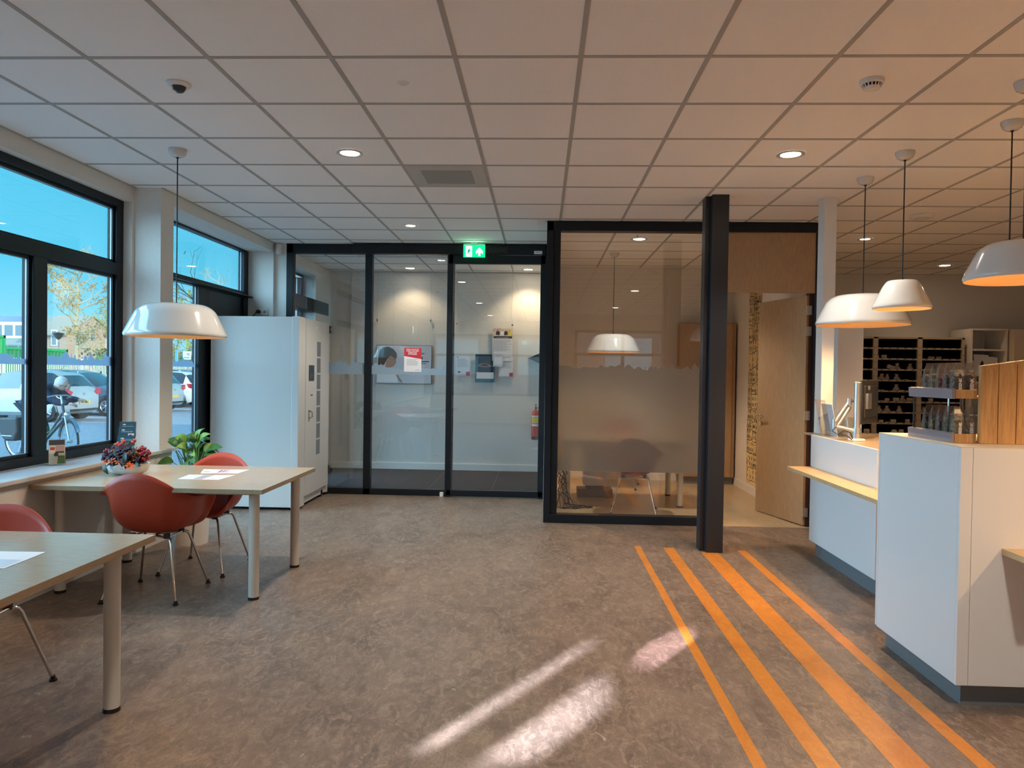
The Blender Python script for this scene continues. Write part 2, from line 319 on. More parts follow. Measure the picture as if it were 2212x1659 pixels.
class Flat:
    """printed sheet: local u (right), v (up) from an origin, d out of the page"""
    def __init__(s, o, r, u): s.o = Vector(o); s.r = Vector(r).normalized(); s.u = Vector(u).normalized(); s.n = s.r.cross(s.u)
    def P(s, a, b, d=0): return s.o + s.r*a + s.u*b + s.n*d
    def poly(s, mb, pts, d, mi):
        mb.add([s.P(a, b, d) for a, b in pts], [tuple(range(len(pts)))], mi)
    def rect(s, mb, a0, b0, a1, b1, d, mi): s.poly(mb, [(a0, b0), (a1, b0), (a1, b1), (a0, b1)], d, mi)
    def slab(s, mb, a0, b0, a1, b1, d0, d1, mi):
        vs = [s.P(a, b, d) for d in (d0, d1) for a, b in ((a0, b0), (a1, b0), (a1, b1), (a0, b1))]
        mb.add(vs, [(3, 2, 1, 0), (4, 5, 6, 7), (0, 1, 5, 4), (1, 2, 6, 5), (2, 3, 7, 6), (3, 0, 4, 7)], mi)
    def text(s, mb, txt, a, b, size, d, mi, bold=0.0, align='CENTER', rot=0.0, sx_=1.0):
        vs, fs = text_mb(txt, size, bold, align); cr, sr = math.cos(rot), math.sin(rot)
        mb.add([s.P(a+(x*sx_*cr-y*sr), b+(x*sx_*sr+y*cr), d) for x, y, z in vs], fs, mi)
def skyline(x0, x1, zb, zt, seed, step=0.02):
    """hand-drawn village skyline along an edge: list of (x, z)"""
    rnd = random.Random(seed); pts = [(x0, zb)]; x = x0
    while x < x1 - 0.03:
        w = rnd.uniform(0.03, 0.11); w = min(w, x1-x); h = zb + (zt-zb)*rnd.uniform(0.1, 0.55); k = rnd.random()
        if k < 0.35: pts += [(x, h), (x+w*0.5, h+(zt-zb)*rnd.uniform(0.25, 0.5)), (x+w, h)]
        elif k < 0.6: pts += [(x, h), (x+w*0.35, h), (x+w*0.4, h+(zt-zb)*0.35), (x+w*0.5, h+(zt-zb)*0.35), (x+w*0.55, h), (x+w, h*1.0)]
        else: pts += [(x, h), (x+w*0.3, h+0.006), (x+w*0.7, h-0.004), (x+w, h)]
        x += w
    pts.append((x1, zb)); 
    out = []
    for p in pts:
        if not out or abs(p[0]-out[-1][0]) > 1e-5 or abs(p[1]-out[-1][1]) > 1e-5: out.append((min(p[0], x1), min(p[1], zt)))
    return out
# ================================================================ THE SETTING
CZ = 2.983; YE = 8.62; YO = 7.14; YB = 10.7
# floor with inlaid orange stripes
b = MB(); b.box(-3.45, -4.1, -0.06, 7.7, 8.64, 0.0, 0)
for x0, x1, y1 in ((0.826, 0.878, 6.245), (1.070, 1.160, 6.215), (1.365, 1.503, 6.10), (1.690, 1.758, 6.18)):
    b.box(x0, -4.0, -0.01, x1, y1, 0.0008, 1)
b.box(2.75, 8.6, -0.06, 7.7, 10.8, 0.0, 0)
struct('floor', b, ['floor_lino', 'floor_stripe'])
b = MB(); b.box(0.12, YO+0.03, -0.02, 2.72, 10.3, 0.0015); struct('floor_office', b, 'floor_office')
b = MB(); b.box(-3.45, YE+0.02, -0.06, 0.10, 10.9, 0.002, 0)
for i in range(4): b.box(-3.0+i*0.8, YE+0.03, 0.0, -2.994+i*0.8, 10.85, 0.0028, 1)
struct('floor_entrance_mat', b, ['entrance_mat', 'black_frame'])
# threshold strip
b = MB(); b.box(-3.0, YE-0.06, 0.0, 0.04, YE-0.05, 0.003); struct('trim_threshold', b, 'steel_seal')
# ceiling: mineral tiles in T-bars
b = MB(); b.box(-3.62, -4.2, CZ, 7.8, 10.95, CZ+0.05, 0)
x = -0.4327 - 5*0.6
while x < 7.7:
    if x > -3.45: b.box(x-0.012, -4.1, CZ-0.003, x+0.012, 10.75, CZ+0.01, 1)
    x += 0.6
y = 3.4574 - 12*0.6
while y < 10.8:
    b.box(-3.4, y-0.012, CZ-0.0032, 7.6, y+0.012, CZ+0.01, 1); y += 0.6
# edge angle along the window wall
b.box(-3.43, -4.1, CZ-0.004, -3.405, 5.95, CZ, 1); b.box(-3.20, 5.95, CZ-0.004, -3.178, 8.62, CZ, 1)
ceiling = struct('ceiling', b, ['ceiling_tile', 'ceiling_bar'])
b = MB(); b.box(-3.62, -4.2, 3.04, 7.9, 13.0, 7.4); struct('wall_shade_block', b, 'brick')  # unseen upper mass added, tall enough to keep the sun off the yard
# left wall
WL = []
class _W(MB):
    def box(s, *q): m_ = MB(); m_.box(*q); WL.append(m_); return s
b = _W()
b.box(-3.62, -1.90, 2.862, -3.43, 5.95, CZ)            # band over the big window
b.box(-3.62, 5.922, 0.755, -3.43, 5.95, 2.862)
b.box(-3.62, -1.90, 0.755, -3.43, 2.2, 2.862)
b.box(-3.62, -4.1, 0.755, -3.43, -2.70, CZ)
b.box(-3.62, -2.70, 0.755, -3.43, -1.90, 2.17); b.box(-3.62, -2.70, 2.82, -3.43, -1.90, CZ)
for pg in ([(-2.70, 2.17), (-1.90, 2.17), (-1.90, 2.30), (-2.12, 2.38), (-2.32, 2.46), (-2.57, 2.59), (-2.70, 2.62)], [(-2.70, 2.715), (-1.90, 2.70), (-1.90, 2.82), (-2.70, 2.82)],
           [(-2.70, 2.60), (-2.575, 2.58), (-2.545, 2.72), (-2.70, 2.72)], [(-2.325, 2.45), (-2.125, 2.36), (-2.10, 2.72), (-2.31, 2.72)], [(-2.02, 2.2), (-1.90, 2.2), (-1.90, 2.72), (-2.025, 2.72)]):
    b.prism(pg, -3.51, -3.49, 'x')  # unseen plates added to cut the spot beam into floor patches
b.box(-3.62, -4.1, 0, -3.20, 6.16, 0.755)                  # parapet under the sill
b.box(-3.62, 5.95, 0.755, -3.20, 6.16, CZ)                 # pier
b.box(-3.62, 6.16, 2.876, -3.20, 8.5, CZ)
b.box(-3.62, 8.5, 0, -3.20, YE+0.08, CZ); b.box(-3.2, 8.54, 0, -3.05, YE+0.08, CZ)
b.box(-3.62, YE+0.08, 0, -3.2, 9.05, CZ); b.box(-3.62, 9.05, 2.81, -3.2, 10.12, CZ); b.box(-3.62, 10.12, 0, -3.2, 10.95, CZ)
WL.append(b)  # the light-shaping plates, built along with the wall pieces
for m_ in WL: struct('wall_left', m_, 'wall_paint')
b = MB(); b.box(-3.505, -4.0, 0.756, -3.165, 6.185, 0.786); struct('trim_window_sill', b, 'sill_white', bevel=0.006)
# far wall of the entrance lobby with its raised border
b = MB(); b.box(-3.25, 10.85, 0, 0.15, 10.95, CZ, 0); b.box(-2.87, 10.82, 0.10, 0.10, 10.86, CZ-0.02, 0)
struct('wall_lobby', b, 'wall_paint')
b = MB(); b.box(-3.2, 10.80, 0.0, 0.05, 10.82, 0.10); struct('baseboard_lobby', b, 'trim_white', bevel=0.004)
b = MB(); b.box(-2.885, 10.815, 0.10, -2.865, 10.83, CZ-0.02); struct('trim_lobby', b, 'cream')
# wall between lobby and consulting room, and the room's other walls
b = MB(); b.box(0.05, YO+0.05, 0, 0.14, 10.95, CZ); struct('wall_office_left', b, 'wall_paint')
b = MB(); b.box(2.66, YO+0.10, 0, 2.76, 10.75, CZ); struct('wall_office_right', b, 'wall_paint')
b = MB(); b.box(0.14, 10.2, 0, 2.66, 10.3, CZ); struct('wall_office_back', b, 'wall_paint')
b = MB(); b.box(0.14, 10.18, 0.0, 2.66, 10.2, 0.10); b.box(2.645, 7.3, 0, 2.66, 10.2, 0.10); struct('baseboard_office', b, 'trim_white', bevel=0.003)
# pharmacy
b = MB(); b.box(2.76, YB, 0, 7.8, YB+0.1, CZ); struct('wall_far', b, 'wall_paint')
b = MB(); b.box(7.6, -4.2, 0, 7.75, YB, CZ); struct('wall_right', b, 'wall_paint')
# wall behind the camera with two broad windows
b = MB(); b.box(-3.62, -4.2, 0, -3.2, -4.05, CZ); b.box(-3.2, -4.2, 0, 7.7, -4.05, 0.8); b.box(-3.2, -4.2, 2.6, 7.7, -4.05, CZ)
b.box(0.35, -4.2, 0.8, 0.85, -4.05, 2.6); b.box(3.3, -4.2, 0.8, 7.7, -4.05, 2.6)
struct('wall_front', b, 'wall_paint')
def win_back(name, x0, x1):
    b = MB(); b.box(x0, -4.16, 0.8, x0+0.07, -4.08, 2.6); b.box(x1-0.07, -4.16, 0.8, x1, -4.08, 2.6); b.box(x0, -4.16, 0.8, x1, -4.08, 0.87); b.box(x0, -4.16, 2.53, x1, -4.08, 2.6)
    xm = (x0+x1)/2; b.box(xm-0.04, -4.16, 0.8, xm+0.04, -4.08, 2.6); b.box(x0, -4.16, 1.95, x1, -4.08, 2.02)
    o = struct(name, b, 'black_frame'); g = MB(); g.box(x0+0.05, -4.125, 0.85, x1-0.05, -4.119, 2.55); g.build('pane', 'pane_clear', o); return o
w3 = win_back('window_3', -3.2, 0.35); win_back('window_4', 0.85, 3.3)

# window 1: big window of the waiting corner
def bars(lst, X0=-3.575, X1=-3.50):
    b = MB()
    for y0, z0, y1, z1 in lst:
        b.box(X0, y0, z0, X1-(0.002 if y1-y0 < z1-z0 else 0), y1, z1)
    return b
b = bars([(2.2, 2.80, 5.922, 2.862), (2.2, 0.786, 5.922, 0.85), (5.83, 0.786, 5.922, 2.862), (2.2, 0.786, 2.29, 2.862), (2.2, 2.235, 5.9, 2.335),
          (4.855, 0.80, 4.995, 2.30), (3.5, 0.80, 3.64, 2.30)])
w1 = struct('window_1', b, 'black_frame', bevel=0.004)
b = MB()       # inner beads, a step back from the frame
for y0, z0, y1, z1 in ((2.29, 2.335, 5.83, 2.80), (4.995, 0.85, 5.83, 2.235), (3.64, 0.85, 4.855, 2.235), (2.29, 0.85, 3.5, 2.235)):
    for q in ((y0, z0, y1, z0+0.022), (y0, z1-0.022, y1, z1), (y0, z0, y0+0.022, z1), (y1-0.022, z0, y1, z1)): b.box(-3.57, *q[:2], -3.525, *q[2:])
b.build('window_frame', 'black_frame', w1)
b = MB()
for y0, z0, y1, z1 in ((2.29, 2.335, 5.83, 2.80), (4.995, 0.85, 5.83, 2.235), (3.64, 0.85, 4.855, 2.235), (2.29, 0.85, 3.5, 2.235)):
    for q in ((y0+0.022, z0+0.022, y1-0.022, z0+0.025), (y0+0.022, z1-0.025, y1-0.022, z1-0.022), (y0+0.022, z0+0.022, y0+0.025, z1-0.022), (y1-0.025, z0+0.022, y1-0.022, z1-0.022)): b.box(-3.546, *q[:2], -3.536, *q[2:])
b.build('glazing_strip', 'steel_seal', w1)
for y0, z0, y1, z1 in ((2.3, 2.35, 5.82, 2.79), (5.0, 0.86, 5.82, 2.23), (3.65, 0.86, 4.85, 2.23), (2.3, 0.86, 3.49, 2.23)):
    g = MB(); g.box(-3.552, y0, z0, -3.546, y1, z1); g.build('pane', 'pane', w1)
for i, (y0, y1) in enumerate(((5.0, 5.82), (3.65, 4.85), (2.3, 3.49))):
    g = MB(); s_ = [(a, z) for a, z in skyline(y0, y1, 1.515, 1.60, 5+i)]
    g.prism([(y0, 1.487)] + s_ + [(y1, 1.487)], -3.5455, -3.5450, 'x'); g.build('frosted_band', 'frost_band', w1)
# window 2: door-height window with a fanlight
b = bars([(6.16, 2.855, 8.5, 2.90), (6.16, 0.0, 8.5, 0.06), (8.38, 0.0, 8.5, 2.90), (6.16, 0, 6.26, 2.9), (6.16, 2.315, 8.5, 2.385), (7.27, 0.0, 7.50, 2.33)])
b.box(-3.50, 6.3, 2.325, -3.44, 8.5, 2.34)
w2 = struct('window_2', b, 'black_frame', bevel=0.004)
b = MB(); b.box(-3.56, 7.5, 0.06, -3.53, 8.38, 2.315); b.build('dark_panel', 'black_post', w2)
b = MB(); b.box(-3.546, 7.264, 0.08, -3.538, 7.268, 2.31); b.box(-3.546, 8.374, 2.39, -3.538, 8.378, 2.85); b.build('glazing_strip', 'steel_seal', w2)
for y0, z0, y1, z1 in ((6.26, 2.385, 8.38, 2.855), (6.26, 0.06, 7.26, 2.315)):
    g = MB(); g.box(-3.552, y0, z0, -3.546, y1, z1); g.build('pane', 'pane', w2)
g = MB(); g.prism([(6.3, 1.489)] + skyline(6.3, 7.25, 1.515, 1.60, 11) + [(7.25, 1.489)], -3.5455, -3.5450, 'x'); g.build('frosted_band', 'frost_band', w2)
# lobby: outer door with fanlight in the left wall
b = bars([(9.05, 2.76, 10.12, 2.81), (9.05, 0, 9.14, 2.8), (10.05, 0, 10.12, 2.8), (9.05, 2.37, 10.12, 2.45), (9.8, 2.45, 9.83, 2.8)], -3.44, -3.38)
d = struct('door_1', b, 'black_frame')
g = MB(); g.box(-3.42, 9.14, 0.05, -3.414, 10.05, 2.37); g.box(-3.42, 9.14, 2.45, -3.414, 10.05, 2.76); g.build('pane', 'pane', d)
b = MB(); b.box(-3.36, 9.0, 2.29, -3.19, 10.72, 2.47); b.build('door_operator', 'black_frame', d, bevel=0.004)

# glazed entrance front
b = MB(); Y0, Y1 = YE-0.09, YE
b.box(-3.05, Y0, 0, -2.972, Y1, CZ, 0); b.box(-3.05, Y0, 2.868, 0.05, Y1, CZ, 0); b.box(-0.01, Y0, 0, 0.055, Y1, CZ, 0)
b.box(-2.105, Y0, 0, -2.02, Y1, 2.88, 0); b.box(-2.98, Y0, 0, -1.05, Y1, 0.075, 0)
b.box(-1.12, YE-0.05, 0, -1.04, Y1, 2.85, 0)
fr = struct('wall_entrance_glazing', b, 'black_frame', bevel=0.004)
b = MB(); b.box(-2.235, Y0-0.10, 2.855, 0.045, Y0, CZ-0.01); op = b.build('door_operator', 'black_frame', fr, bevel=0.008)
b = MB(); b.box(-0.10, Y0-0.104, 2.853+0.01, -0.005, Y0-0.10, 2.90, 0)
F = Flat((-0.052, Y0-0.104, 2.884), (1, 0, 0), (0, 0, 1)); F.text(b, 'SENSOR', 0, 0, 0.014, 0.001, 1); b.box(-0.02, Y0-0.106, 2.868, -0.013, Y0-0.104, 2.874, 1)
b.build('maker_plate', ['paper', 'ink'], fr)
b = MB(); b.box(-0.62, Y0-0.115, 2.875, -0.40, Y0-0.10, 2.935); b.build('sensor', 'black_plastic', fr, bevel=0.006)
for x0, x1, z0, z1 in ((-2.975, -2.10, 0.07, 2.87), (-2.025, -1.11, 0.07, 2.86)):
    g = MB(); g.box(x0, YE-0.05, z0, x1, YE-0.042, z1); g.build('pane', 'pane_clear', fr)
g = MB(); g.prism([(-2.97, 1.435)] + skyline(-2.97, -2.105, 1.53, 1.63, 21) + [(-2.105, 1.435)], YE-0.0512, YE-0.0506, 'y'); g.build('frosted_band', 'frost_band', fr)
g = MB(); g.prism([(-2.02, 1.438)] + skyline(-2.02, -1.13, 1.49, 1.58, 24) + [(-1.13, 1.438)], YE-0.0512, YE-0.0506, 'y'); g.build('frosted_band', 'frost_band', fr)
b = MB(); b.box(-1.175, YE-0.13, 0.0, -1.13, YE-0.09, 0.05); b.box(-1.165, YE-0.14, 0.0, -1.14, YE-0.13, 0.02); b.build('door_stop', 'trim_white', fr, bevel=0.003)
# sliding leaf
b = MB(); b.box(-1.115, YE-0.15, 0.02, -1.045, YE-0.10, 2.85); b.box(-0.02, YE-0.15, 0.02, 0.05, YE-0.10, 2.85); b.box(-1.1, YE-0.15, 0.012, 0.04, YE-0.10, 0.085); b.box(-1.1, YE-0.15, 2.75, 0.04, YE-0.10, 2.85)
dr = struct('door_2', b, 'black_frame', bevel=0.004)
g = MB(); g.box(-1.05, YE-0.128, 0.08, -0.015, YE-0.12, 2.755); g.build('pane', 'pane_clear', dr)

# consulting-room front
b = MB(); b.box(0.045, YO, 0, 0.11, YO+0.12, 2.975); b.box(0.11, YO+0.02, 0, 0.178, YO+0.10, 2.975); b.box(0.045, YO, 2.885, 2.70, YO+0.12, 2.975)
b.box(0.10, YO, 0, 1.62, YO+0.10, 0.085); b.box(1.60, YO, 0, 1.68, YO+0.10, 2.9); b.box(2.66, YO, 0, 2.71, YO+0.12, 2.975)
of = struct('wall_office_front', b, 'black_frame', bevel=0.004)
g = MB(); g.box(0.17, YO+0.05, 0.08, 1.61, YO+0.058, 2.89); g.build('pane', 'pane_clear', of)
g = MB(); g.prism([(0.175, 0.512)] + skyline(0.175, 1.605, 1.515, 1.61, 33) + [(1.605, 0.512)], YO+0.0488, YO+0.0494, 'y'); g.build('frosted_film', 'frost_film', of)
b = MB(); b.box(1.68, YO+0.03, 2.30, 2.66, YO+0.07, 2.89); b.build('overdoor_panel', 'oak_veneer', of)
b = MB(); b.box(2.632, YO+0.08, 0, 2.665, YO+0.19, 2.31); b.build('door_jamb', 'jamb_brown', of)
# door leaf, standing open into the room
hx, hy = 2.628, YO+0.10; ex, ey = 2.398, 8.03
L = math.hypot(ex-hx, ey-hy); ang = math.atan2(ey-hy, ex-hx)
d = MB(); d.box(0.0, -0.02, 0.012, L, 0.02, 2.285); d = struct('door_3', d, 'oak_veneer', loc=(hx, hy, 0), rot=(0, 0, ang), bevel=0.002)
b = MB()
for sd in (1, -1):
    b.cyl((L-0.065, 0.02*sd, 1.05), (L-0.065, 0.028*sd, 1.05), 0.026, n=20); b.cyl((L-0.065, 0.02*sd, 1.05), (L-0.065, 0.07*sd, 1.05), 0.010, n=12)
    b.tube([(L-0.065, 0.068*sd, 1.05), (L-0.10, 0.070*sd, 1.05), (L-0.185, 0.066*sd, 1.05)], 0.0095, 10)
    b.cyl((L-0.065, 0.02*sd, 0.965), (L-0.065, 0.027*sd, 0.965), 0.025, n=20)
b.build('door_handle', 'chrome', d, smooth=40)
for z in (2.135, 1.93, 1.10, 0.145):
    h = MB(); h.box(2.602, YO+0.065, z-0.045, 2.648, YO+0.085, z+0.045); h.cyl((2.63, YO+0.075, z-0.045), (2.63, YO+0.075, z+0.045), 0.011, n=10); h.build('door_hinge', 'alu', of, smooth=40)

# two columns
b = MB(); b.box(1.335, 6.085, 0, 1.345, 6.2, CZ); b.prism([(1.405, 6.073), (1.540, 6.073), (1.540, 6.24), (1.335, 6.24), (1.335, 6.145)], 0, CZ, 'z')
b = MB(); b.prism([(1.402, 6.073), (1.540, 6.073), (1.540, 6.30), (1.402, 6.30)], 0, CZ, 'z'); b.box(1.36, 6.14, 0, 1.41, 6.26, CZ)
tag(b.build('black_column', 'black_post', bevel=0.002), 'square black steel column standing in front of the glass consulting room', 'column')
b = MB(); b.box(2.352, 6.16, 1.002, 2.452, 6.30, CZ); tag(b.build('white_column', 'trim_white', bevel=0.002), 'slim white column rising from the far end of the white counter to the ceiling', 'column')
# ground outside
b = MB(); b.box(-90, -40, -0.25, -3.62, 90, -0.13, 0); b.box(-3.7, 11.1, -0.25, 30, 60, -0.131, 0)
for yy in (19.5, 22.2, 24.9, 27.6): b.box(-19.0, yy, -0.14, -13.2, yy+0.08, -0.128, 1)
struct('floor_parking_yard', b, ['paving', 'fence_white'])
b = MB(); b.box(-14, -40, -0.12, 30, -4.3, -0.1); struct('floor_street', b, 'paving')

b = MB(); F = Flat((-2.62, -4.126, 1.08), (1, 0, 0), (0, 0, 1)); F.text(b, 'APOTHEEK', 0, 0, 0.15, 0.0, 0, 0.003); b.build('window_lettering', 'white_ink', w3)
# ================================================================ FURNITURE
def make_table(name, label, w, dp, h, loc, legs, group=None, ld=0.033):
    t = thing(name, label, 'table', loc, 0, group)
    b = MB(); b.box(-w/2, -dp/2, h-0.004, w/2, dp/2, h, 0); b.box(-w/2, -dp/2, h-0.029, w/2, dp/2, h-0.004, 1)
    b.build('tabletop', ['oak_top', 'oak_edge'], t, bevel=0.0012)
    for x, y in legs:
        l_ = MB(); l_.cyl((x, y, 0.018), (x, y, h-0.029), ld, n=28); l_ = l_.build('leg', 'table_leg', t, smooth=40)
        f = MB(); f.cyl((x, y, 0), (x, y, 0.018), ld+0.001, n=28); f.build('foot_cap', 'black_plastic', l_, smooth=40)
    b = MB(); b.box(-w/2+0.12, -dp/2+0.12, h-0.055, w/2-0.12, -dp/2+0.15, h-0.029); b.build('frame_rail', 'table_leg', t)
    b = MB(); b.box(-w/2+0.12, dp/2-0.15, h-0.055, w/2-0.12, dp/2-0.12, h-0.029); b.build('frame_rail', 'table_leg', t)
    return t
LG = [(-0.655, -0.385), (0.64, -0.385), (0.64, 0.385), (-0.655, 0.385)]
make_table('waiting_table', 'light oak table pushed to the window sill, with the flower bowl on it', 1.50, 1.06, 0.73, (-2.462, 4.925, 0), [(-0.655, -0.345), (0.64, -0.375), (0.64, 0.40), (-0.655, 0.42)])
make_table('waiting_table', 'light oak table nearest the camera, cut off by the left picture edge', 1.50, 1.06, 0.73, (-2.462, 2.63, 0), LG)
make_table('office_desk', 'white-legged desk behind the frosted glass of the consulting room', 1.45, 0.95, 0.74, (0.96, 8.53, 0), [(-0.64, -0.32), (0.62, -0.39), (0.62, 0.39), (-0.64, 0.39)], ld=0.032)

# --- moulded armchair
def rim(a):
    """a: 0 front .. PI back; returns radius x, y, z"""
    T = [(0, 0.0, 0.245, 0.440), (20, 0.10, 0.243, 0.442), (40, 0.195, 0.235, 0.462), (54, 0.268, 0.215, 0.540), (64, 0.312, 0.175, 0.625), (76, 0.330, 0.090, 0.652), (92, 0.330, -0.010, 0.655),
         (108, 0.316, -0.090, 0.658), (122, 0.285, -0.160, 0.672), (136, 0.235, -0.215, 0.712), (152, 0.160, -0.258, 0.772), (166, 0.085, -0.280, 0.812), (180, 0.0, -0.288, 0.824)]
    d = math.degrees(a)
    for i in range(len(T)-1):
        if d <= T[i+1][0] + 1e-6:
            t = (d-T[i][0])/(T[i+1][0]-T[i][0]); P = [T[max(i-1, 0)], T[i], T[i+1], T[min(i+2, len(T)-1)]]
            out = []
            for k in (1, 2, 3):
                p0, p1, p2, p3 = (q[k] for q in P)
                if i == 0: p0 = -p2 if k == 1 else p2
                if i == len(T)-2: p3 = -p1 if k == 1 else p1
                out.append(0.5*((2*p1)+(-p0+p2)*t+(2*p0-5*p1+4*p2-p3)*t*t+(-p0+3*p1-3*p2+p3)*t**3))
            return out
    return T[-1][1:]
def shell_mb():
    b = MB(); NA, NT = 96, 22; vs = []; fs = []
    for j in range(NT+1):
        t = j/NT
        for i in range(NA):
            a = 2*PI*i/NA; aa = a if a <= PI else 2*PI-a; sg = 1 if a <= PI else -1
            x, y, z = rim(aa); zb = 0.408; hgt = z-zb; dg = math.degrees(aa)
            side = max(0.0, min(1.0, (dg-46)/14))*max(0.0, min(1.0, (150-dg)/28))      # 1 along the arms
            wall_ = max(0.0, min(1.0, (dg-40)/18))                                     # 1 where the shell stands up
            ph = t*PI/2
            sf, gf = math.sin(ph)**0.92, t**3                                          # flat front lip
            sb, gb = math.sin(ph)**0.80, (1-math.cos(ph)**0.85)*0.97+0.03*t            # back: deep curve rising to the top edge
            tt = min(1.0, t/0.86); q = tt*PI/2
            sa = 0.80*math.sin(q)**0.70 + 0.20*max(0.0, (t-0.80)/0.20)**1.7; ga = (1-math.cos(q)**0.80)*0.93 + 0.07*(1-(1-max(0.0, (t-0.80)/0.20))**2)
            s = sf*(1-wall_) + wall_*(sb*(1-side)+sa*side); g = gf*(1-wall_) + wall_*(gb*(1-side)+ga*side)
            vs.append((sg*x*s, y*s, zb + hgt*g - (0.006 if t > 0.97 and hgt < 0.06 else 0)))
    for j in range(1, NT):
        for i in range(NA): fs.append((j*NA+i, j*NA+(i+1) % NA, (j+1)*NA+(i+1) % NA, (j+1)*NA+i))
    c = len(vs); vs.append((0, 0, 0.408))
    for i in range(NA): fs.append((c, NA+i, NA+(i+1) % NA))
    b.add(vs, fs); b.v = b.v; return b
def chair_master():
    t = thing('armchair', '', 'chair')
    b = shell_mb()
    # drop the collapsed first ring
    sh = b.build('seat_shell', 'shell_red', t, smooth=60, solid=0.0075)
    for sx_ in (-1, 1):
        for sy_ in (-1, 1): sp = MB(); sp.cyl((0.11*sx_, 0.10*sy_, 0.385), (0.11*sx_, 0.10*sy_, 0.414), 0.020, n=14); sp.build('shock_mount', 'black_plastic', t, smooth=40)
    fr = MB(); fr.tube([(-0.13, 0.11, 0.388), (0, 0.03, 0.386), (0.13, 0.11, 0.388)], 0.008, 8); fr.tube([(-0.13, -0.11, 0.388), (0, -0.03, 0.386), (0.13, -0.11, 0.388)], 0.008, 8)
    fr.tube([(0, 0.04, 0.386), (0, -0.04, 0.386)], 0.008, 8); fr.tube([(-0.12, 0.105, 0.390), (-0.12, -0.105, 0.390)], 0.006, 6); fr.tube([(0.12, 0.105, 0.390), (0.12, -0.105, 0.390)], 0.006, 6)
    fr.build('base_frame', 'chrome', t, smooth=50)
    for sx_ in (-1, 1):
        for sy_ in (-1, 1):
            l_ = MB(); pts = [(0.10*sx_, 0.085*sy_, 0.388), (0.128*sx_, 0.11*sy_, 0.388), (0.142*sx_, 0.125*sy_, 0.381), (0.150*sx_, 0.134*sy_, 0.362), (0.232*sx_, 0.236*sy_, 0.014)]
            l_.tube(pts, [0.009, 0.009, 0.009, 0.009, 0.0075], 12); lo = l_.build('leg', 'chrome', t, smooth=50)
            g = MB(); g.cyl((0.234*sx_, 0.238*sy_, 0.0), (0.234*sx_, 0.238*sy_, 0.010), 0.017, n=16); g.cyl((0.234*sx_, 0.238*sy_, 0.010), (0.232*sx_, 0.236*sy_, 0.026), 0.011, n=12); g.build('glide', 'black_plastic', lo, smooth=40)
    return t
ch0 = chair_master(); first = [True]
def place_chair(x, y, rz, label):
    o = ch0 if first[0] else copy_tree(ch0); first[0] = False
    o.location = (x, y, 0); o.rotation_euler = (0, 0, rz); o['label'] = label
place_chair(-2.492, 4.62, math.radians(2), 'red armchair seen from behind, tucked under the near side of the flower table')
place_chair(-2.462, 5.245, PI, 'red armchair facing the camera on the far side of the flower table')
place_chair(-2.47, 3.02, PI+math.radians(7), 'red armchair behind the nearest table, only its back top and one leg in view')
place_chair(1.02, 7.80, math.radians(-8), 'red armchair blurred behind the frosted glass, near side of the desk')
place_chair(1.05, 9.55, PI-0.2, 'red armchair on the far side of the desk in the consulting room')

# --- white dispensing cabinet
C = thing('dispensing_cabinet', 'tall white metal dispensing cabinet with a column of grey hatches, standing by the window', 'cabinet', (-2.99, 8.0, 0))
X0, X1, Y0, Y1 = -0.47, 0.465, -0.55, 0.51
b = MB(); b.box(X0, Y0, 0.03, X1-0.02, Y1, 2.03); b.build('body', 'cabinet_white', C, bevel=0.004)
b = MB(); b.box(X1-0.075, Y0-0.003, 0.02, X1, Y0+0.215, 2.035); b.build('corner_post', 'cabinet_white', C, bevel=0.004)
b = MB(); b.box(X0-0.0, Y0-0.006, 0.03, X0+0.03, Y0, 2.03); b.build('edge_strip', 'trim_white', C)
HY0, HY1 = 0.02+0.00, 0.17
d = MB(); d.box(X1-0.02, Y0+0.218, 0.115, X1+0.004, Y1, 2.03); dr_ = d.build('door', 'cabinet_white', C, bevel=0.003)
for i in range(7):
    z1 = 1.795 - i*0.1845; h = MB(); h.box(X1+0.004, 0.045, z1-0.165, X1+0.006, 0.175, z1); h.build('hatch', 'cabinet_grey', dr_, bevel=0.0008)
b = MB(); b.box(X1+0.004, -0.235, 1.36, X1+0.009, -0.06, 1.53, 0); b.box(X1+0.009, -0.22, 1.375, X1+0.0095, -0.075, 1.515, 1); b.build('touch_screen', ['dark_grey', 'screen_dark'], dr_)
b = MB(); b.box(X1+0.004, -0.245, 0.915, X1+0.008, -0.205, 1.04); b.tube([(X1+0.008, -0.21, 1.03), (X1+0.034, -0.205, 1.015), (X1+0.036, -0.205, 0.965), (X1+0.008, -0.21, 0.95)], 0.008, 8); b.build('door_handle', 'chrome', dr_, smooth=40)
b = MB(); b.cyl((X1+0.003, -0.155, 1.20), (X1+0.007, -0.155, 1.20), 0.010, n=12); b.cyl((X1+0.003, -0.115, 1.20), (X1+0.007, -0.115, 1.20), 0.010, n=12); b.build('key_lock', 'black_plastic', dr_)
for z in (1.96, 0.30):
    b = MB(); b.box(X1-0.03, Y1-0.004, z-0.045, X1+0.012, Y1+0.02, z+0.045); b.cyl((X1+0.012, Y1+0.008, z-0.04), (X1+0.012, Y1+0.008, z-0.012), 0.012, n=10); b.cyl((X1+0.012, Y1+0.008, z+0.012), (X1+0.012, Y1+0.008, z+0.04), 0.012, n=10); b.build('hinge', 'dark_grey', C)
for x, y in ((X0+0.06, Y0+0.06), (X1-0.05, Y0+0.05), (X1-0.05, Y1-0.05), (X0+0.06, Y1-0.06)):
    b = MB(); b.cyl((x, y, 0), (x, y, 0.008), 0.022, n=14); b.cyl((x, y, 0.008), (x, y, 0.032), 0.008, n=10); b.build('foot', 'black_plastic', C)
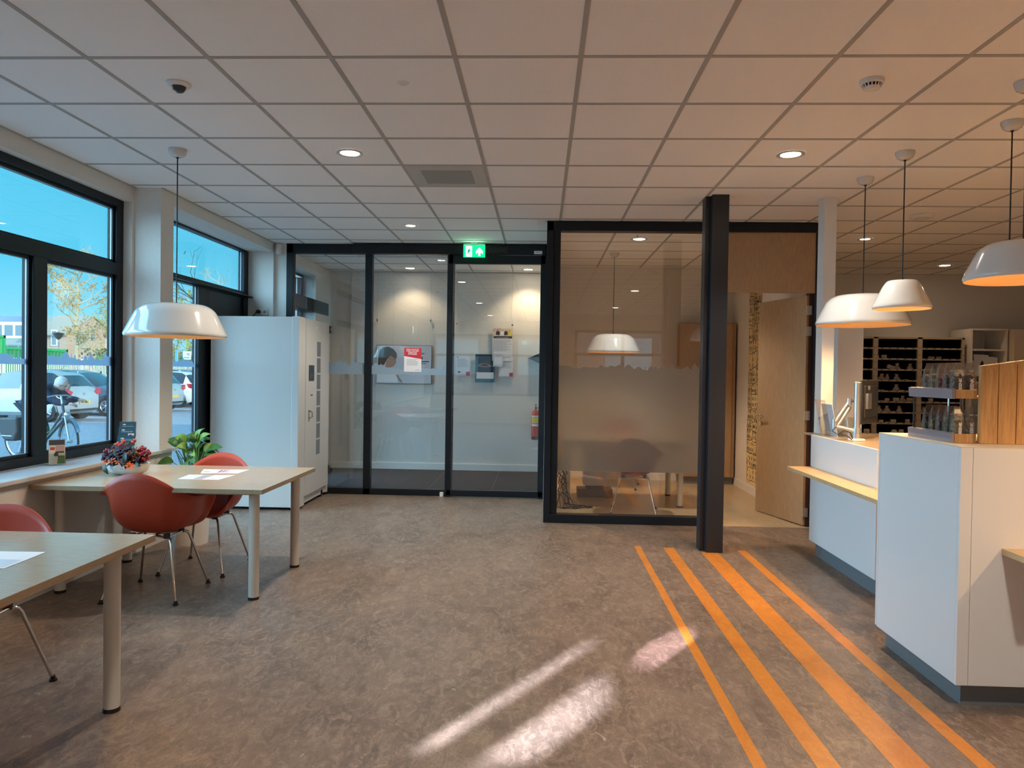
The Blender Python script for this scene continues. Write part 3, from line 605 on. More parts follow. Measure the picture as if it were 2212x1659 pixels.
b = MB(); b.box(X1-0.06, Y1-0.06, 0.03, X1, Y1, 0.115); b.build('rear_foot_plate', 'cabinet_white', C)
b = MB(); b.cyl((X1-0.045, Y1-0.16, 0.04), (X1-0.02, Y1-0.16, 0.04), 0.038, n=20); b.build('caster', 'dark_grey', C, smooth=40)
b = MB(); b.box(X1+0.004, -0.02, 1.935, X1+0.0055, 0.055, 1.965); b.build('badge', 'trim_white', dr_)
# wall socket above it
S = thing('wall_socket', 'white double wall socket with a black plug, above the white cabinet', 'socket', (-3.335, 8.5, 2.16))
b = MB(); b.box(-0.065, -0.012, -0.04, 0.075, 0, 0.04); b.build('plate', 'trim_white', S, bevel=0.003)
b = MB(); b.cyl((-0.03, -0.012, 0), (-0.03, -0.05, 0.0), 0.022, n=16); b.tube([(-0.03, -0.05, 0), (-0.045, -0.07, -0.01), (-0.07, -0.075, -0.05), (-0.11, -0.07, -0.11)], 0.006, 8); b.build('plug', 'black_plastic', S, smooth=40)
b = MB(); b.cyl((0.04, -0.0125, 0), (0.04, -0.0122, 0), 0.02, n=16); b.build('outlet', 'ink_grey', S)
S = thing('motion_detector', 'small white motion detector high on the corner beside the glass entrance', 'sensor', (-3.14, 8.535, 2.905))
b = MB(); b.prism([(-0.035, 0), (-0.03, -0.05), (-0.012, -0.066), (0.012, -0.066), (0.03, -0.05), (0.035, 0)], -0.06, 0.06, 'z'); b.build('housing', 'trim_white', S, bevel=0.006)
b = MB(); b.prism([(-0.02, -0.063), (-0.010, -0.070), (0.010, -0.070), (0.02, -0.063)], -0.045, 0.0, 'z'); b.build('lens', 'paper', S)
tag(MB().box(-3.199, 5.60, 0.40, -3.192, 5.90, 0.52).build('wall_socket_strip', 'trim_white', bevel=0.003), 'low cable duct plate on the wall under the window sill', 'socket')

# --- counters
def counter(label, x0, x1, y0, y1, top, kick_x, kick_y, zb=0.118, ledge=None, split=None):
    t = thing('counter', label, 'counter', (x0, y0, 0))
    b = MB(); b.box(0.018, 0.018, zb, x1-x0, y1-y0-0.01, top-0.004); b.build('carcass', 'counter_white', t)
    b = MB(); b.box(0.0, 0.0, top-0.006, x1-x0, y1-y0, top); b.build('worktop', 'oak_top', t, bevel=0.001)
    return t
c2 = thing('front_counter', 'tall white counter block nearest the camera, carrying the pine display stand', 'counter', (1.868, 3.275, 0))
Wd, Dp, Tp = 3.2, 0.78, 1.18
b = MB(); b.box(0.019, 0.019, 0.118, Wd, Dp-0.019, Tp-0.006); b.build('carcass', 'counter_white', c2)
b = MB(); b.box(0, 0.019, 0.115, 0.018, Dp-0.02, Tp-0.004); b.build('side_panel', 'counter_white', c2, bevel=0.0015)
b = MB(); b.box(0, Dp-0.0185, 0.118, 0.05, Dp, Tp-0.004); b.build('end_strip', 'counter_white', c2, bevel=0.0015)
b = MB(); b.box(0.0, 0, 0.115, 0.052, 0.0185, Tp-0.004); b.build('corner_strip', 'counter_white', c2, bevel=0.0015)
b = MB(); b.box(0.0535, 0, 0.115, Wd, 0.018, Tp-0.004); b.build('front_panel', 'counter_white', c2, bevel=0.0015)
b = MB(); b.box(0.0, 0.0, Tp-0.005, Wd, Dp, Tp); b.build('worktop', 'cream', c2, bevel=0.001)
b = MB(); b.box(0.062, 0.07, 0, Wd, Dp, 0.12); b.build('plinth', 'kick_grey', c2)
b = MB(); b.box(0.185, -0.30, 0.705, Wd, 0.0, 0.732); b.build('ledge', 'oak_ledge', c2, bevel=0.001)
c1 = thing('rear_counter', 'lower white counter with an oak writing ledge, below the white column', 'counter', (2.25, 4.90, 0))
b = MB(); b.box(0.019, 0.012, 0.13, 0.75, 1.17, 0.99); b.build('carcass', 'cream', c1)
b = MB(); b.box(0, 0.0, 0.742, 0.018, 1.185, 1.002); b.build('upper_panel', 'counter_white', c1, bevel=0.0015)
b = MB(); b.box(0, 0.0, 0.128, 0.018, 1.185, 0.714); b.build('lower_panel', 'counter_white', c1, bevel=0.0015)
b = MB(); b.box(0.018, 0.0, 0.99, 0.78, 1.45, 1.0); b.build('worktop', 'oak_top', c1, bevel=0.001)
b = MB(); b.box(0.052, 0.012, 0, 0.7, 1.17, 0.13); b.build('plinth', 'kick_grey', c1)
b = MB(); b.box(-0.205, -0.62, 0.714, 0.12, 1.145, 0.742); b.build('ledge', 'oak_ledge', c1, bevel=0.001)
b = MB(); b.box(2.80, 6.95, 0, 3.04, 7.35, 2.05); tag(b.build('tall_white_cabinet', 'trim_white', bevel=0.003), 'narrow tall white cupboard end behind the white column', 'cupboard')

# --- pendant lamps
def pendant(kind):
    R, H = {'large': (0.33, 0.225), 'small': (0.180, 0.190), 'medium': (0.262, 0.19)}[kind]
    t = thing('pendant_lamp', '', 'lamp')
    rt_ = R*(0.80 if kind != 'small' else 0.70)
    def prof(off):
        p = [(R-0.006-off, 0.0), (R-off, 0.010), (R-0.001-off, 0.020), (R-0.006-off, 0.032)]
        zs = H*0.70; r1 = rt_-off; p += [(R-0.006-off+(r1-(R-0.006-off))*k/4, 0.032+(zs-0.032)*k/4) for k in range(1, 5)]
        dr, dz = (r1-(R-0.006-off))/(zs-0.032), 1.0; cr = H*0.22
        P0 = (r1, zs); P1 = (r1+dr*cr, zs+cr*0.95-off*0.5); P2 = (r1*0.70, H*0.985-off)
        for k in range(1, 9):
            u = k/8; p.append(((1-u)**2*P0[0]+2*u*(1-u)*P1[0]+u*u*P2[0], (1-u)**2*P0[1]+2*u*(1-u)*P1[1]+u*u*P2[1]))
        for k in range(1, 6): u = k/5; p.append((P2[0]*(1-u*0.98), P2[1]+(H-off-P2[1])*(1-(1-u)**2)))
        return p
    po = prof(0); pi_ = prof(0.006)
    b = MB(); b.lathe(po, n=64); b.build('lamp_shade', 'lamp_white', t, smooth=50)
    b = MB(); b.lathe([(R-0.006, 0.0)] + [(r, z) for r, z in pi_[1:]], n=64); b.build('shade_lining', 'lamp_inner', t, smooth=60)
    b = MB(); b.ball((0, 0, H*0.50), 0.040, 16, 10); b.cyl((0, 0, H*0.50+0.03), (0, 0, H-0.01), 0.018, n=12, mi=1); b.build('bulb', ['bulb', 'trim_white'], t, smooth=60)
    top = CZ; lt = light('lamp_light', 'SPOT', (0, 0, H*0.50-0.045), (0, 0, -1), parent=t, energy={'large': 34, 'small': 22, 'medium': 30}[kind], color=(1.0, 0.60, 0.28), shadow_soft_size=0.04, spot_size=math.radians(150), spot_blend=0.5); lt.rotation_euler = (0, 0, 0)
    return t, H
def finish_pendant(t, H, x, y, zb, label):
    t.location = (x, y, zb); t['label'] = label; L_ = CZ-zb
    b = MB(); b.tube([(0, 0, H+0.012), (0, 0, L_-0.05)], 0.0042, 8); b.cyl((0, 0, H-0.004), (0, 0, H+0.014), 0.010, n=12); b.cyl((0, 0, L_-0.062), (0, 0, L_-0.048), 0.009, n=12); b.build('cord', 'black_plastic', t, smooth=40)
    b = MB(); b.lathe([(0.006, L_-0.054), (0.030, L_-0.052), (0.048, L_-0.040), (0.058, L_-0.018), (0.060, L_-0.001)], n=32); b.build('ceiling_rose', 'lamp_white', t, smooth=60)
for kind, x, y, zb, lab in (('large', -2.525, 4.907, 1.692, 'large glossy white pendant lamp hanging over the flower table'),
        ('large', 2.415, 5.55, 1.876, 'large flat white pendant lamp over the rear counter, partly behind a smaller shade'),
        ('small', 2.393, 4.915, 1.941, 'smallest white pendant lamp shade, between two larger ones over the counter'),
        ('medium', 2.425, 3.758, 1.985, 'white pendant lamp cut by the right picture edge, nearest over the counter'),
        ('small', 2.716, 4.332, 2.07, 'pendant lamp over the counter whose shade hides behind the one at the right edge'),
        ('large', 3.05, 2.45, 2.0, 'pendant lamp over the counter beyond the right picture edge'),
        ('large', 0.89, 9.02, 1.75, 'white pendant lamp seen through the glass, over the desk in the consulting room')):
    t, H = pendant(kind); finish_pendant(t, H, x, y, zb, lab)
    if x < 0: [setattr(c.data, 'energy', 16) for c in t.children if c.type == 'LIGHT']
    if y < 3: [setattr(c.data, 'energy', 56) for c in t.children if c.type == 'LIGHT']

# --- recessed downlights
def downlight(x, y, label, r=0.075, e=60, col=(1.0, 0.92, 0.81), spot=118):
    t = thing('downlight', label, 'ceiling light', (x, y, CZ), 0, None)
    b = MB(); b.lathe([(r+0.022, -0.001), (r+0.022, -0.006), (r, -0.007), (r-0.006, -0.002)], n=36); b.build('trim_ring', 'lamp_white', t, smooth=50)
    b = MB(); b.lathe([(0.001, -0.003), (r-0.004, -0.003)], n=36); b.build('diffuser', 'led', t)
    light('lamp_light', 'SPOT', (0, 0, -0.012), (0, 0, -1), parent=t, energy=e, spot_size=math.radians(spot), spot_blend=0.6, shadow_soft_size=r*0.9, color=col).rotation_euler = (0, 0, 0)
for x, y, lab, e in ((-1.342, 4.969, 'round downlight above the floor, left of the ceiling ventilation grille', 95), (-1.365, 7.428, 'small round downlight close to the glass entrance', 90),
        (1.663, 4.972, 'round downlight above the orange floor stripes', 75), (3.481, 7.976, 'downlight seen right beside a pendant cord, beyond the white column', 60),
        (5.305, 9.775, 'farthest downlight, above the medicine shelving', 12), (1.067, 8.074, 'downlight inside the consulting room', 75),
        (-1.925, 10.481, 'left downlight over the lobby wall behind the entrance glass', 24), (-0.206, 10.50, 'right downlight over the lobby wall behind the entrance glass', 38)):
    downlight(x, y, lab, e=e, r=0.055 if y > 7 and y < 8 else 0.07, col=(1.0, 0.64, 0.33) if x > 3 else (1.0, 0.78, 0.50) if y > 8.5 else (1.0, 0.92, 0.81))
# fill lights added out of view, behind the camera and off to the right
for x, y, e in ((-1.36, 1.33, 90), (1.66, 1.33, 130), (-1.36, -2.0, 200), (1.66, -2.0, 220), (5.0, 3.5, 150), (4.5, 6.2, 130)):
    downlight(x, y, 'round downlight behind the camera in the same row of tiles', e=e, col=(1.0, 0.62, 0.30) if x > 4 else (1.0, 0.92, 0.81))
for o in [o for o in COL.objects if o.name.startswith('downlight') and o.location.y < 2]:
    o['group'] = 'downlights behind the camera'; o['label'] = 'downlight %s the camera, in the %s row of fittings' % ('just above' if o.location.y > 0 else 'well behind', 'left' if o.location.x < 0 else 'right')
for o in [o for o in COL.objects if o.name.startswith('downlight') and abs(o.location.y-3.5) < 0.01]: o['label'] = 'downlight off to the right over the staff side of the counter'
for o in [o for o in COL.objects if o.name.startswith('downlight') and abs(o.location.y-6.2) < 0.01]: o['label'] = 'downlight off to the right in front of the medicine shelving'

# --- ceiling fittings
t = thing('ventilation_grille', 'square perforated ventilation panel filling one ceiling tile', 'vent', (-0.733, 5.557, CZ))
b = MB(); b.box(-0.288, -0.288, -0.004, 0.288, 0.288, 0.0); b.build('panel', 'vent_plate', t)
b = MB(); b.box(-0.19, -0.17, -0.0055, 0.19, 0.20, -0.004); b.build('outlet', 'vent_dark', t)
t = thing('dome_camera', 'small black dome camera in a white ring on the ceiling', 'camera', (-1.941, 3.775, CZ))
b = MB(); b.lathe([(0.001, 0), (0.062, 0), (0.064, -0.006), (0.058, -0.013), (0.036, -0.018)], n=36); b.build('ring', 'trim_white', t, smooth=50)
b = MB(); b.ball((0.004, 0, -0.014), 0.036, 24, 14); b.build('dome', 'screen_dark', t, smooth=60)
b = MB(); b.tube([(-0.02, -0.03, -0.02), (-0.014, -0.034, -0.045), (0.0, -0.02, -0.052)], 0.004, 8); b.build('bracket', 'trim_white', t)
t = thing('presence_sensor', 'tiny white presence sensor in a ceiling tile left of centre', 'sensor', (-0.743, 3.768, CZ))
b = MB(); b.lathe([(0.001, -0.004), (0.012, -0.010), (0.018, -0.005), (0.030, -0.005), (0.034, 0)], n=28); b.build('housing', 'trim_white', t, smooth=40)
t = thing('smoke_detector', 'white round smoke detector on the right part of the ceiling', 'smoke detector', (1.648, 3.74, CZ))
b = MB(); b.lathe([(0.001, 0), (0.058, 0), (0.058, -0.012), (0.054, -0.020)], n=36); b.build('base', 'trim_white', t, smooth=40)
b = MB()
for k in range(16):
    a = 2*PI*k/16; b.cyl((0.047*math.cos(a), 0.047*math.sin(a), -0.018), (0.038*math.cos(a), 0.038*math.sin(a), -0.040), 0.0035, n=6)
b.lathe([(0.030, -0.018), (0.028, -0.042)], n=24, mi=1); b.build('louvre', ['trim_white', 'dark_grey'], t)
b = MB(); b.lathe([(0.056, -0.019), (0.050, -0.024), (0.044, -0.022)], n=36); b.lathe([(0.041, -0.036), (0.036, -0.046), (0.02, -0.052), (0.001, -0.053)], n=36); b.build('cap', 'trim_white', t, smooth=50)
t = thing('access_point', 'flat round white wireless unit on the ceiling beyond the lamps', 'router', (3.476, 6.80, CZ))
b = MB(); b.lathe([(0.10, 0), (0.105, -0.01), (0.09, -0.028), (0.05, -0.034), (0.001, -0.034)], n=40); b.build('housing', 'trim_white', t, smooth=50)
b = MB(); b.lathe([(0.055, -0.0335), (0.052, -0.036), (0.05, -0.0345)], n=40); b.build('ring', 'ceiling_bar', t)
t = thing('sprinkler', 'small sprinkler head on the consulting room ceiling', 'sprinkler', (1.019, 7.861, CZ)); b = MB(); b.cyl((0, 0, 0), (0, 0, -0.03), 0.012, n=12); b.cyl((0, 0, -0.03), (0, 0, -0.033), 0.02, n=16); b.build('head', 'chrome', t)

# --- exit sign
t = thing('exit_sign', 'lit green emergency exit sign with running figure and upward arrow', 'sign', (-0.795, 8.40, 2.965))
b = MB(); b.box(-0.128, -0.012, -0.006, 0.128, 0.02, 0.012); b.box(-0.04, -0.02, 0.0, 0.04, 0.02, 0.018); b.build('housing', 'alu', t, bevel=0.003)
b = MB(); b.box(-0.126, -0.004, -0.150, 0.126, 0.004, -0.006); b.build('panel', 'exit_green', t)
F = Flat((-0.126, -0.0045, -0.150), (1, 0, 0), (0, 0, 1)); b = MB(); s = 0.252/1640; U = lambda x, y: ((x-85)*s, (1385-y)*s*1.02+0.0)
def pl(pts, d, mi): F.poly(b, [U(*p) for p in pts], d, mi)
pl([(255, 545), (740, 555), (740, 1350), (255, 1340)], 0.0004, 0)
pl([(1290, 655), (1560, 930), (1550, 1160), (1375, 1000), (1375, 1285), (1215, 1285), (1215, 1000), (1030, 1150), (1035, 930)][::-1], 0.0004, 0)
def seg(p, q, w, mi=1):
    a, c = Vector(U(*p)), Vector(U(*q)); dd = (c-a).normalized(); nn = Vector((-dd.y, dd.x))*w*s/2; F.poly(b, [tuple(a-nn), tuple(c-nn), tuple(c+nn), tuple(a+nn)], 0.0008, mi)
hc = U(568, 715); F.poly(b, [(hc[0]+46*s*math.cos(k*PI/6), hc[1]+46*s*math.sin(k*PI/6)) for k in range(12)], 0.0008, 1)
pl([(440, 800), (590, 800), (560, 1000), (410, 1010)][::-1], 0.0008, 1)
for p, q, w in (((450, 800), (370, 800), 40), ((370, 800), (320, 910), 40), ((570, 820), (660, 930), 40), ((650, 925), (740, 925), 36), ((450, 980), (425, 1120), 60), ((440, 1120), (215, 1120), 42), ((490, 1000), (640, 1250), 50), ((620, 1240), (560, 1350), 34)): seg(p, q, w)
b.build('pictogram', ['exit_white', 'exit_dark'], t)
light('lamp_light', 'AREA', (0, -0.03, -0.08), (0, -1, -0.3), parent=t, energy=0.4, color=(0.3, 1.0, 0.5), size=0.2)
# ================================================================ SMALL THINGS INDOORS
def sheet(name, label, cat, quad, z, mats, deco=None, parent=None, group=None):
    """thin printed sheet lying flat; quad = near-left, near-right, far-right, far-left (x, y)"""
    cx = sum(q[0] for q in quad)/4; cy = sum(q[1] for q in quad)/4
    b = MB(); q = [(x-cx, y-cy) for x, y in quad]; b.prism(q, 0, 0.0012, 'z', 0)
    if deco:
        def P(u, v, h=0.0014):
            a = Vector((*q[0], 0)).lerp(Vector((*q[1], 0)), u); c = Vector((*q[3], 0)).lerp(Vector((*q[2], 0)), u); r = a.lerp(c, v); return (r.x, r.y, h)
        for (u0, v0, u1, v1, mi) in deco: b.add([P(u0, v0), P(u1, v0), P(u1, v1), P(u0, v1)], [(0, 1, 2, 3)], mi)
    o = b.build(name, mats, loc=(cx, cy, z)); return tag(o, label, cat, group)
TT = 0.7305
sheet('leaflet', 'pink and white leaflet lying flat on the flower table, the far one', 'leaflet', [(-2.405, 5.03), (-2.150, 5.065), (-2.145, 5.262), (-2.480, 5.238)], TT, ['paper', 'paper_pink', 'ink_grey'],
      [(0.30, 0.04, 0.84, 0.96, 1), (0.42, 0.2, 0.45, 0.85, 2), (0.50, 0.2, 0.53, 0.85, 2), (0.58, 0.3, 0.6, 0.85, 2), (0.04, 0.3, 0.2, 0.5, 2)])
sheet('leaflet', 'glossy magazine sheet lying on the flower table, the near one', 'leaflet', [(-2.428, 4.755), (-2.150, 4.753), (-2.130, 4.973), (-2.450, 4.955)], TT, ['paper', 'teal_light', 'ink_grey', 'poster_grey'],
      [(0.02, 0.04, 0.32, 0.96, 3), (0.34, 0.04, 0.58, 0.96, 2), (0.66, 0.1, 0.96, 0.45, 3)])
sheet('leaflet', 'white leaflet on the table nearest the camera, by the left picture edge', 'leaflet', [(-2.26, 2.56), (-1.96, 2.57), (-1.972, 2.812), (-2.27, 2.80)], TT, ['paper', 'poster_grey'], [(0.04, 0.05, 0.96, 0.5, 1)])

# flower bowl
t = thing('flower_bowl', 'white boat-shaped bowl of red, orange and plum artificial flowers on the table', 'flowers', (-2.875, 4.935, TT))
b = MB(); n = 48; rings = []
prof = [(0.001, 0.0), (0.062, 0.0), (0.080, 0.004), (0.102, 0.018), (0.115, 0.040), (0.119, 0.064), (0.116, 0.080), (0.112, 0.080), (0.111, 0.064), (0.107, 0.042), (0.094, 0.024), (0.06, 0.012), (0.001, 0.010)]
vs = []
for r, z in prof:
    for k in range(n):
        a = 2*PI*k/n; dip = 0.016*math.exp(-((a-1.5*PI+0.42)/0.22)**2)*(z/0.076 if z > 0.04 else 0); lip = 0.012*abs(math.cos(a))**6*(1 if z > 0.07 else 0)
        vs.append((r*math.cos(a)*1.22+(lip if math.cos(a) > 0 else -lip), r*math.sin(a)*0.82, z-dip))
b.add(vs, [(i*n+k, i*n+(k+1) % n, (i+1)*n+(k+1) % n, (i+1)*n+k) for i in range(len(prof)-1) for k in range(n)])
b.build('bowl', 'bowl_white', t, smooth=70)
F = Flat((0.01, -0.0975, 0.045), (1, 0, 0), (0, -0.25, 1)); b = MB()
for q in ((-0.008, 0, -0.004, 0.01), (-0.004, 0.004, 0.004, 0.006), (0.004, 0, 0.008, 0.01)): F.rect(b, *q, 0.003, 0)
b.build('bowl_mark', 'ink_grey', t)
b = MB(); b.lathe([(0.001, 0.055), (0.10, 0.05)], n=24, sx_=1.2, sy_=0.8); b.ball((-0.005, 0.01, 0.10), 0.10, 18, 10, sq=(1.15, 0.72, 0.85)); b.build('filling', 'leaf_dark', t, smooth=60)
rnd = random.Random(3)
def petals(c, r, nP, mat_, name, tilt=0.5, wid=0.5, face=(0, -0.6, 0.5), cup=0.25):
    b = MB(); c = Vector(c); f = Vector(face).normalized(); a = f.orthogonal().normalized(); d = f.cross(a)
    for k in range(nP):
        an = 2*PI*k/nP + rnd.uniform(-0.2, 0.2); o = a*math.cos(an)+d*math.sin(an); w = f.cross(o); rr = r*rnd.uniform(0.85, 1.12)
        P = [c, c+o*rr*0.45+w*rr*wid*0.5+f*rr*cup*0.4, c+o*rr*0.8+w*rr*wid*0.42+f*rr*cup*0.7, c+o*rr+f*rr*cup*tilt, c+o*rr*0.8-w*rr*wid*0.42+f*rr*cup*0.7, c+o*rr*0.45-w*rr*wid*0.5+f*rr*cup*0.4, c+o*rr*0.55+f*rr*cup*0.15]
        b.add(P, [(0, 1, 6), (1, 2, 6), (2, 3, 6), (3, 4, 6), (4, 5, 6), (5, 0, 6)])
    b.ball(tuple(c+f*0.004), r*0.16, 8, 5)
    return b.build(name, mat_, t, smooth=50, solid=0.0012)
for x, y, z in ((-0.095, -0.10, 0.10), (-0.045, -0.115, 0.105), (0.005, -0.12, 0.098), (0.062, -0.115, 0.085), (0.080, -0.11, 0.072)): petals((x, y, z), 0.030, 6, 'flower_orange', 'orange_flower', wid=0.42)
for x, y, z in ((-0.115, -0.06, 0.115), (-0.02, -0.07, 0.17), (0.02, -0.05, 0.195), (-0.09, -0.07, 0.145), (0.09, -0.07, 0.12), (-0.05, -0.09, 0.125), (0.115, -0.04, 0.10), (0.0, -0.085, 0.15), (-0.05, -0.06, 0.18), (0.055, -0.075, 0.165), (0.03, -0.095, 0.12)): petals((x, y, z), 0.042, 8, 'flower_plum', 'plum_flower', wid=0.8, cup=0.5)
for x, y, z in ((-0.055, -0.03, 0.215), (-0.02, -0.02, 0.225), (0.045, -0.02, 0.225), (-0.035, -0.04, 0.20)):
    b = MB()
    for k in range(7): b.ball((x+rnd.uniform(-0.018, 0.018), y+rnd.uniform(-0.018, 0.018), z+rnd.uniform(-0.014, 0.016)), 0.0085, 8, 6, sq=(1, 1, 1.25))
    b.build('coral_buds', 'flower_coral', t, smooth=60)
for x, y, z in ((0.125, -0.03, 0.175), (0.150, -0.02, 0.15), (0.11, -0.05, 0.155), (0.14, -0.03, 0.115), (-0.13, -0.04, 0.13), (-0.14, -0.03, 0.105), (-0.11, -0.06, 0.155)):
    b = MB()
    for k in range(6): b.ball((x+rnd.uniform(-0.02, 0.02), y+rnd.uniform(-0.02, 0.02), z+rnd.uniform(-0.02, 0.02)), 0.0115, 10, 7, sq=(1, 1, 1.1))
    b.build('berry_cluster', 'berry', t, smooth=60)
for x, y, z, m_ in ((0.085, -0.02, 0.175, 'bud_orange'), (-0.055, -0.075, 0.16, 'seed_head'), (-0.075, -0.03, 0.19, 'seed_head'), (0.055, -0.08, 0.145, 'bud_orange')):
    b = MB()
    for k in range(34):
        v = Vector((rnd.gauss(0, 1), rnd.gauss(0, 1), rnd.gauss(0, 1))).normalized()*0.02; b.ball((x+v.x, y+v.y, z+v.z), 0.0035, 6, 4)
    b.build('seed_cluster', m_, t, smooth=60)
def leaf(b, base, tip, w, droop=0.0, nrm=(0, -0.4, 1), fold=0.2):
    base, tip = Vector(base), Vector(tip); ax = tip-base; L_ = ax.length; axn = ax.normalized(); nn = Vector(nrm); nn = (nn-axn*nn.dot(axn)).normalized(); sd = axn.cross(nn)
    N = 7; V = []
    for i in range(N+1):
        s = i/N; ww = w*math.sin(PI*min(1, s*0.93+0.05))**0.8*(1-0.25*s); c = base+ax*s + Vector((0, 0, -droop*s*s*L_)) + nn*0.12*L_*math.sin(PI*s)
        V += [c-sd*ww+nn*ww*fold, c, c+sd*ww+nn*ww*fold]
    b.add(V, [q for i in range(N) for q in ((i*3, i*3+1, i*3+4, i*3+3), (i*3+1, i*3+2, i*3+5, i*3+4))])
for k in range(16):
    a = rnd.uniform(0, 2*PI); r0 = rnd.uniform(0.03, 0.08); r1 = rnd.uniform(0.11, 0.165); zz = rnd.uniform(0.07, 0.16)
    b = MB(); leaf(b, (r0*math.cos(a), r0*math.sin(a)*0.7, zz), (r1*math.cos(a)*1.05, r1*math.sin(a)*0.75-0.01, zz+rnd.uniform(-0.04, 0.04)), rnd.uniform(0.014, 0.028), 0.2)
    b.build('leaf', 'leaf_dark' if k % 3 else 'flower_plum', t, smooth=60)
for k, (x, z, dx, dz) in enumerate(((0.03, 0.12, 0.0, -0.05), (0.045, 0.16, 0.005, -0.07), (-0.05, 0.07, 0.01, -0.005), (0.11, 0.09, 0.05, -0.01), (-0.11, 0.075, 0.045, -0.055), (0.08, 0.20, 0.035, 0.02))):
    b = MB(); leaf(b, (x, -0.11, z), (x+dx+0.001, -0.125, z+dz), 0.018, 0.1, (0, -1, 0.1)); b.build('leaf', 'leaf_dark', t, smooth=60)

# brochure holders on the sill
def holder(name, label, cat, loc, rz, tiers, w, deco):
    t = thing(name, label, cat, loc, rz)
    for i, (y, z, h) in enumerate(tiers):       # local: -y faces the viewer
        lean = 0.22; nrm = Vector((0, -math.cos(lean), math.sin(lean))); upv = Vector((0, math.sin(lean), math.cos(lean)))
        F = Flat((-w/2, y, z), (1, 0, 0), tuple(upv))
        b = MB(); F.slab(b, 0, 0, w, h, -0.002, 0.0, 0); F.slab(b, 0, 0, w, h*0.42, 0.016, 0.018, 0); F.slab(b, 0, 0, 0.002, h*0.42, 0, 0.018, 0); F.slab(b, w-0.002, 0, w, h*0.42, 0, 0.018, 0); F.slab(b, 0, -0.002, w, 0, -0.002, 0.018, 0)
        if z > 0.01: b.box(-w/2, y, 0, -w/2+0.002, y+0.02, z); b.box(w/2-0.002, y, 0, w/2, y+0.02, z)
        b.build('acrylic_pocket', 'acrylic', t)
        c = MB(); F.slab(c, 0.004, 0.002, w-0.004, h*0.94, 0.001, 0.012, 0); mats = deco(F, c, w, h*0.94, i); c.build('brochure', mats, t)
    return t
def deco1(F, c, w, h, i):
    F.rect(c, 0.006, h*0.78, w-0.006, h*0.99, 0.0125, 1); F.rect(c, w*0.42, h*0.52, w-0.008, h*0.76, 0.0125, 2); F.rect(c, 0.012, h*0.58, w*0.38, h*0.70, 0.0125, 4)
    F.poly(c, [(w*0.5, h*0.03), (w-0.006, h*0.03), (w-0.006, h*0.34), (w*0.55, h*0.36)], 0.0125, 3); F.poly(c, [(w*0.45+0.014*math.cos(k*PI/6), h*0.40+0.014*math.sin(k*PI/6)) for k in range(12)], 0.013, 5); F.rect(c, w*0.40, h*0.46, w-0.01, h*0.52, 0.0128, 5)
    return ['cream', 'dark_grey', 'skin_photo', 'leaf_green', 'flower_coral', 'hair_dark']
holder('brochure_holder', 'clear holder with one food brochure on the sill, in front of the window mullion', 'brochure holder', (-3.362, 4.90, 0.787), math.radians(38), [(0, 0.004, 0.185)], 0.105, deco1)
def deco2(F, c, w, h, i):
    F.text(c, 'mijn', w*0.30, h*0.86, 0.014, 0.0125, 1, 0.0006); F.text(c, 'portaal', w*0.62, h*0.86, 0.014, 0.0125, 3); F.rect(c, w*0.2, h*0.75, w*0.85, h*0.765, 0.0125, 1)
    F.rect(c, w*0.58, h*0.48, w*0.92, h*0.66, 0.0125, 2); F.rect(c, w*0.64, h*0.50, w*0.80, h*0.60, 0.013, 4); F.rect(c, w*0.58, h*0.26, w*0.92, h*0.44, 0.0125, 2)
    return ['teal', 'paper', 'poster_grey', 'teal_light', 'berry']
holder('brochure_holder', 'tiered clear holder with dark green leaflets behind the flower bowl', 'brochure holder', (-3.285, 5.60, 0.787), math.radians(22), [(0.0, 0.004, 0.15), (0.045, 0.06, 0.16), (0.09, 0.10, 0.16)], 0.125, deco2)

# peace lily on the window floor behind the table
t = thing('potted_plant', 'green leafy plant in a white pot behind the flower table, by the low window', 'plant', (-2.93, 5.98, 0))
b = MB(); b.lathe([(0.001, 0), (0.13, 0), (0.15, 0.35), (0.165, 0.58), (0.155, 0.585), (0.15, 0.55), (0.001, 0.55)], n=32); b.build('pot', 'bowl_white', t, smooth=50)
for k in range(40):
    a = rnd.uniform(0, 2*PI); r1 = rnd.uniform(0.06, 0.30)*(1.0 if math.cos(a) < 0.7 else 1.05); z1 = 0.93-0.38*(r1/0.3)**2*rnd.uniform(0.3, 1.0)+rnd.uniform(-0.07, 0.03)
    base = (0.03*math.cos(a), 0.03*math.sin(a), 0.56); mid = (r1*0.55*math.cos(a), r1*0.55*math.sin(a)*0.8, 0.56+(z1-0.56)*0.82); tip = (r1*math.cos(a)*1.0, r1*math.sin(a)*0.8, z1)
    b = MB(); b.tube([base, ((base[0]+mid[0])/2, (base[1]+mid[1])/2, (base[2]+mid[2])/2+0.02), mid], 0.0025, 5); L_ = Vector(tip)-Vector(mid); tip2 = Vector(mid)+L_.normalized()*rnd.uniform(0.12, 0.17)
    leaf(b, mid, tuple(tip2), rnd.uniform(0.036, 0.052), rnd.uniform(0.1, 0.6), (rnd.uniform(-0.6, 0.6), -0.7, 0.8), 0.25); b.build('leaf', 'leaf_lime' if k % 3 == 0 else 'leaf_green', t, smooth=60)
b = MB()
for k in range(14):
    a = rnd.uniform(0, 2*PI); b.tube([(0.05*math.cos(a), 0.05*math.sin(a), 0.55), (0.10*math.cos(a), 0.10*math.sin(a), 0.70), (0.13*math.cos(a+.3), 0.13*math.sin(a+.3), 0.78)], 0.003, 5)
b.build('stem', 'leaf_green', t)

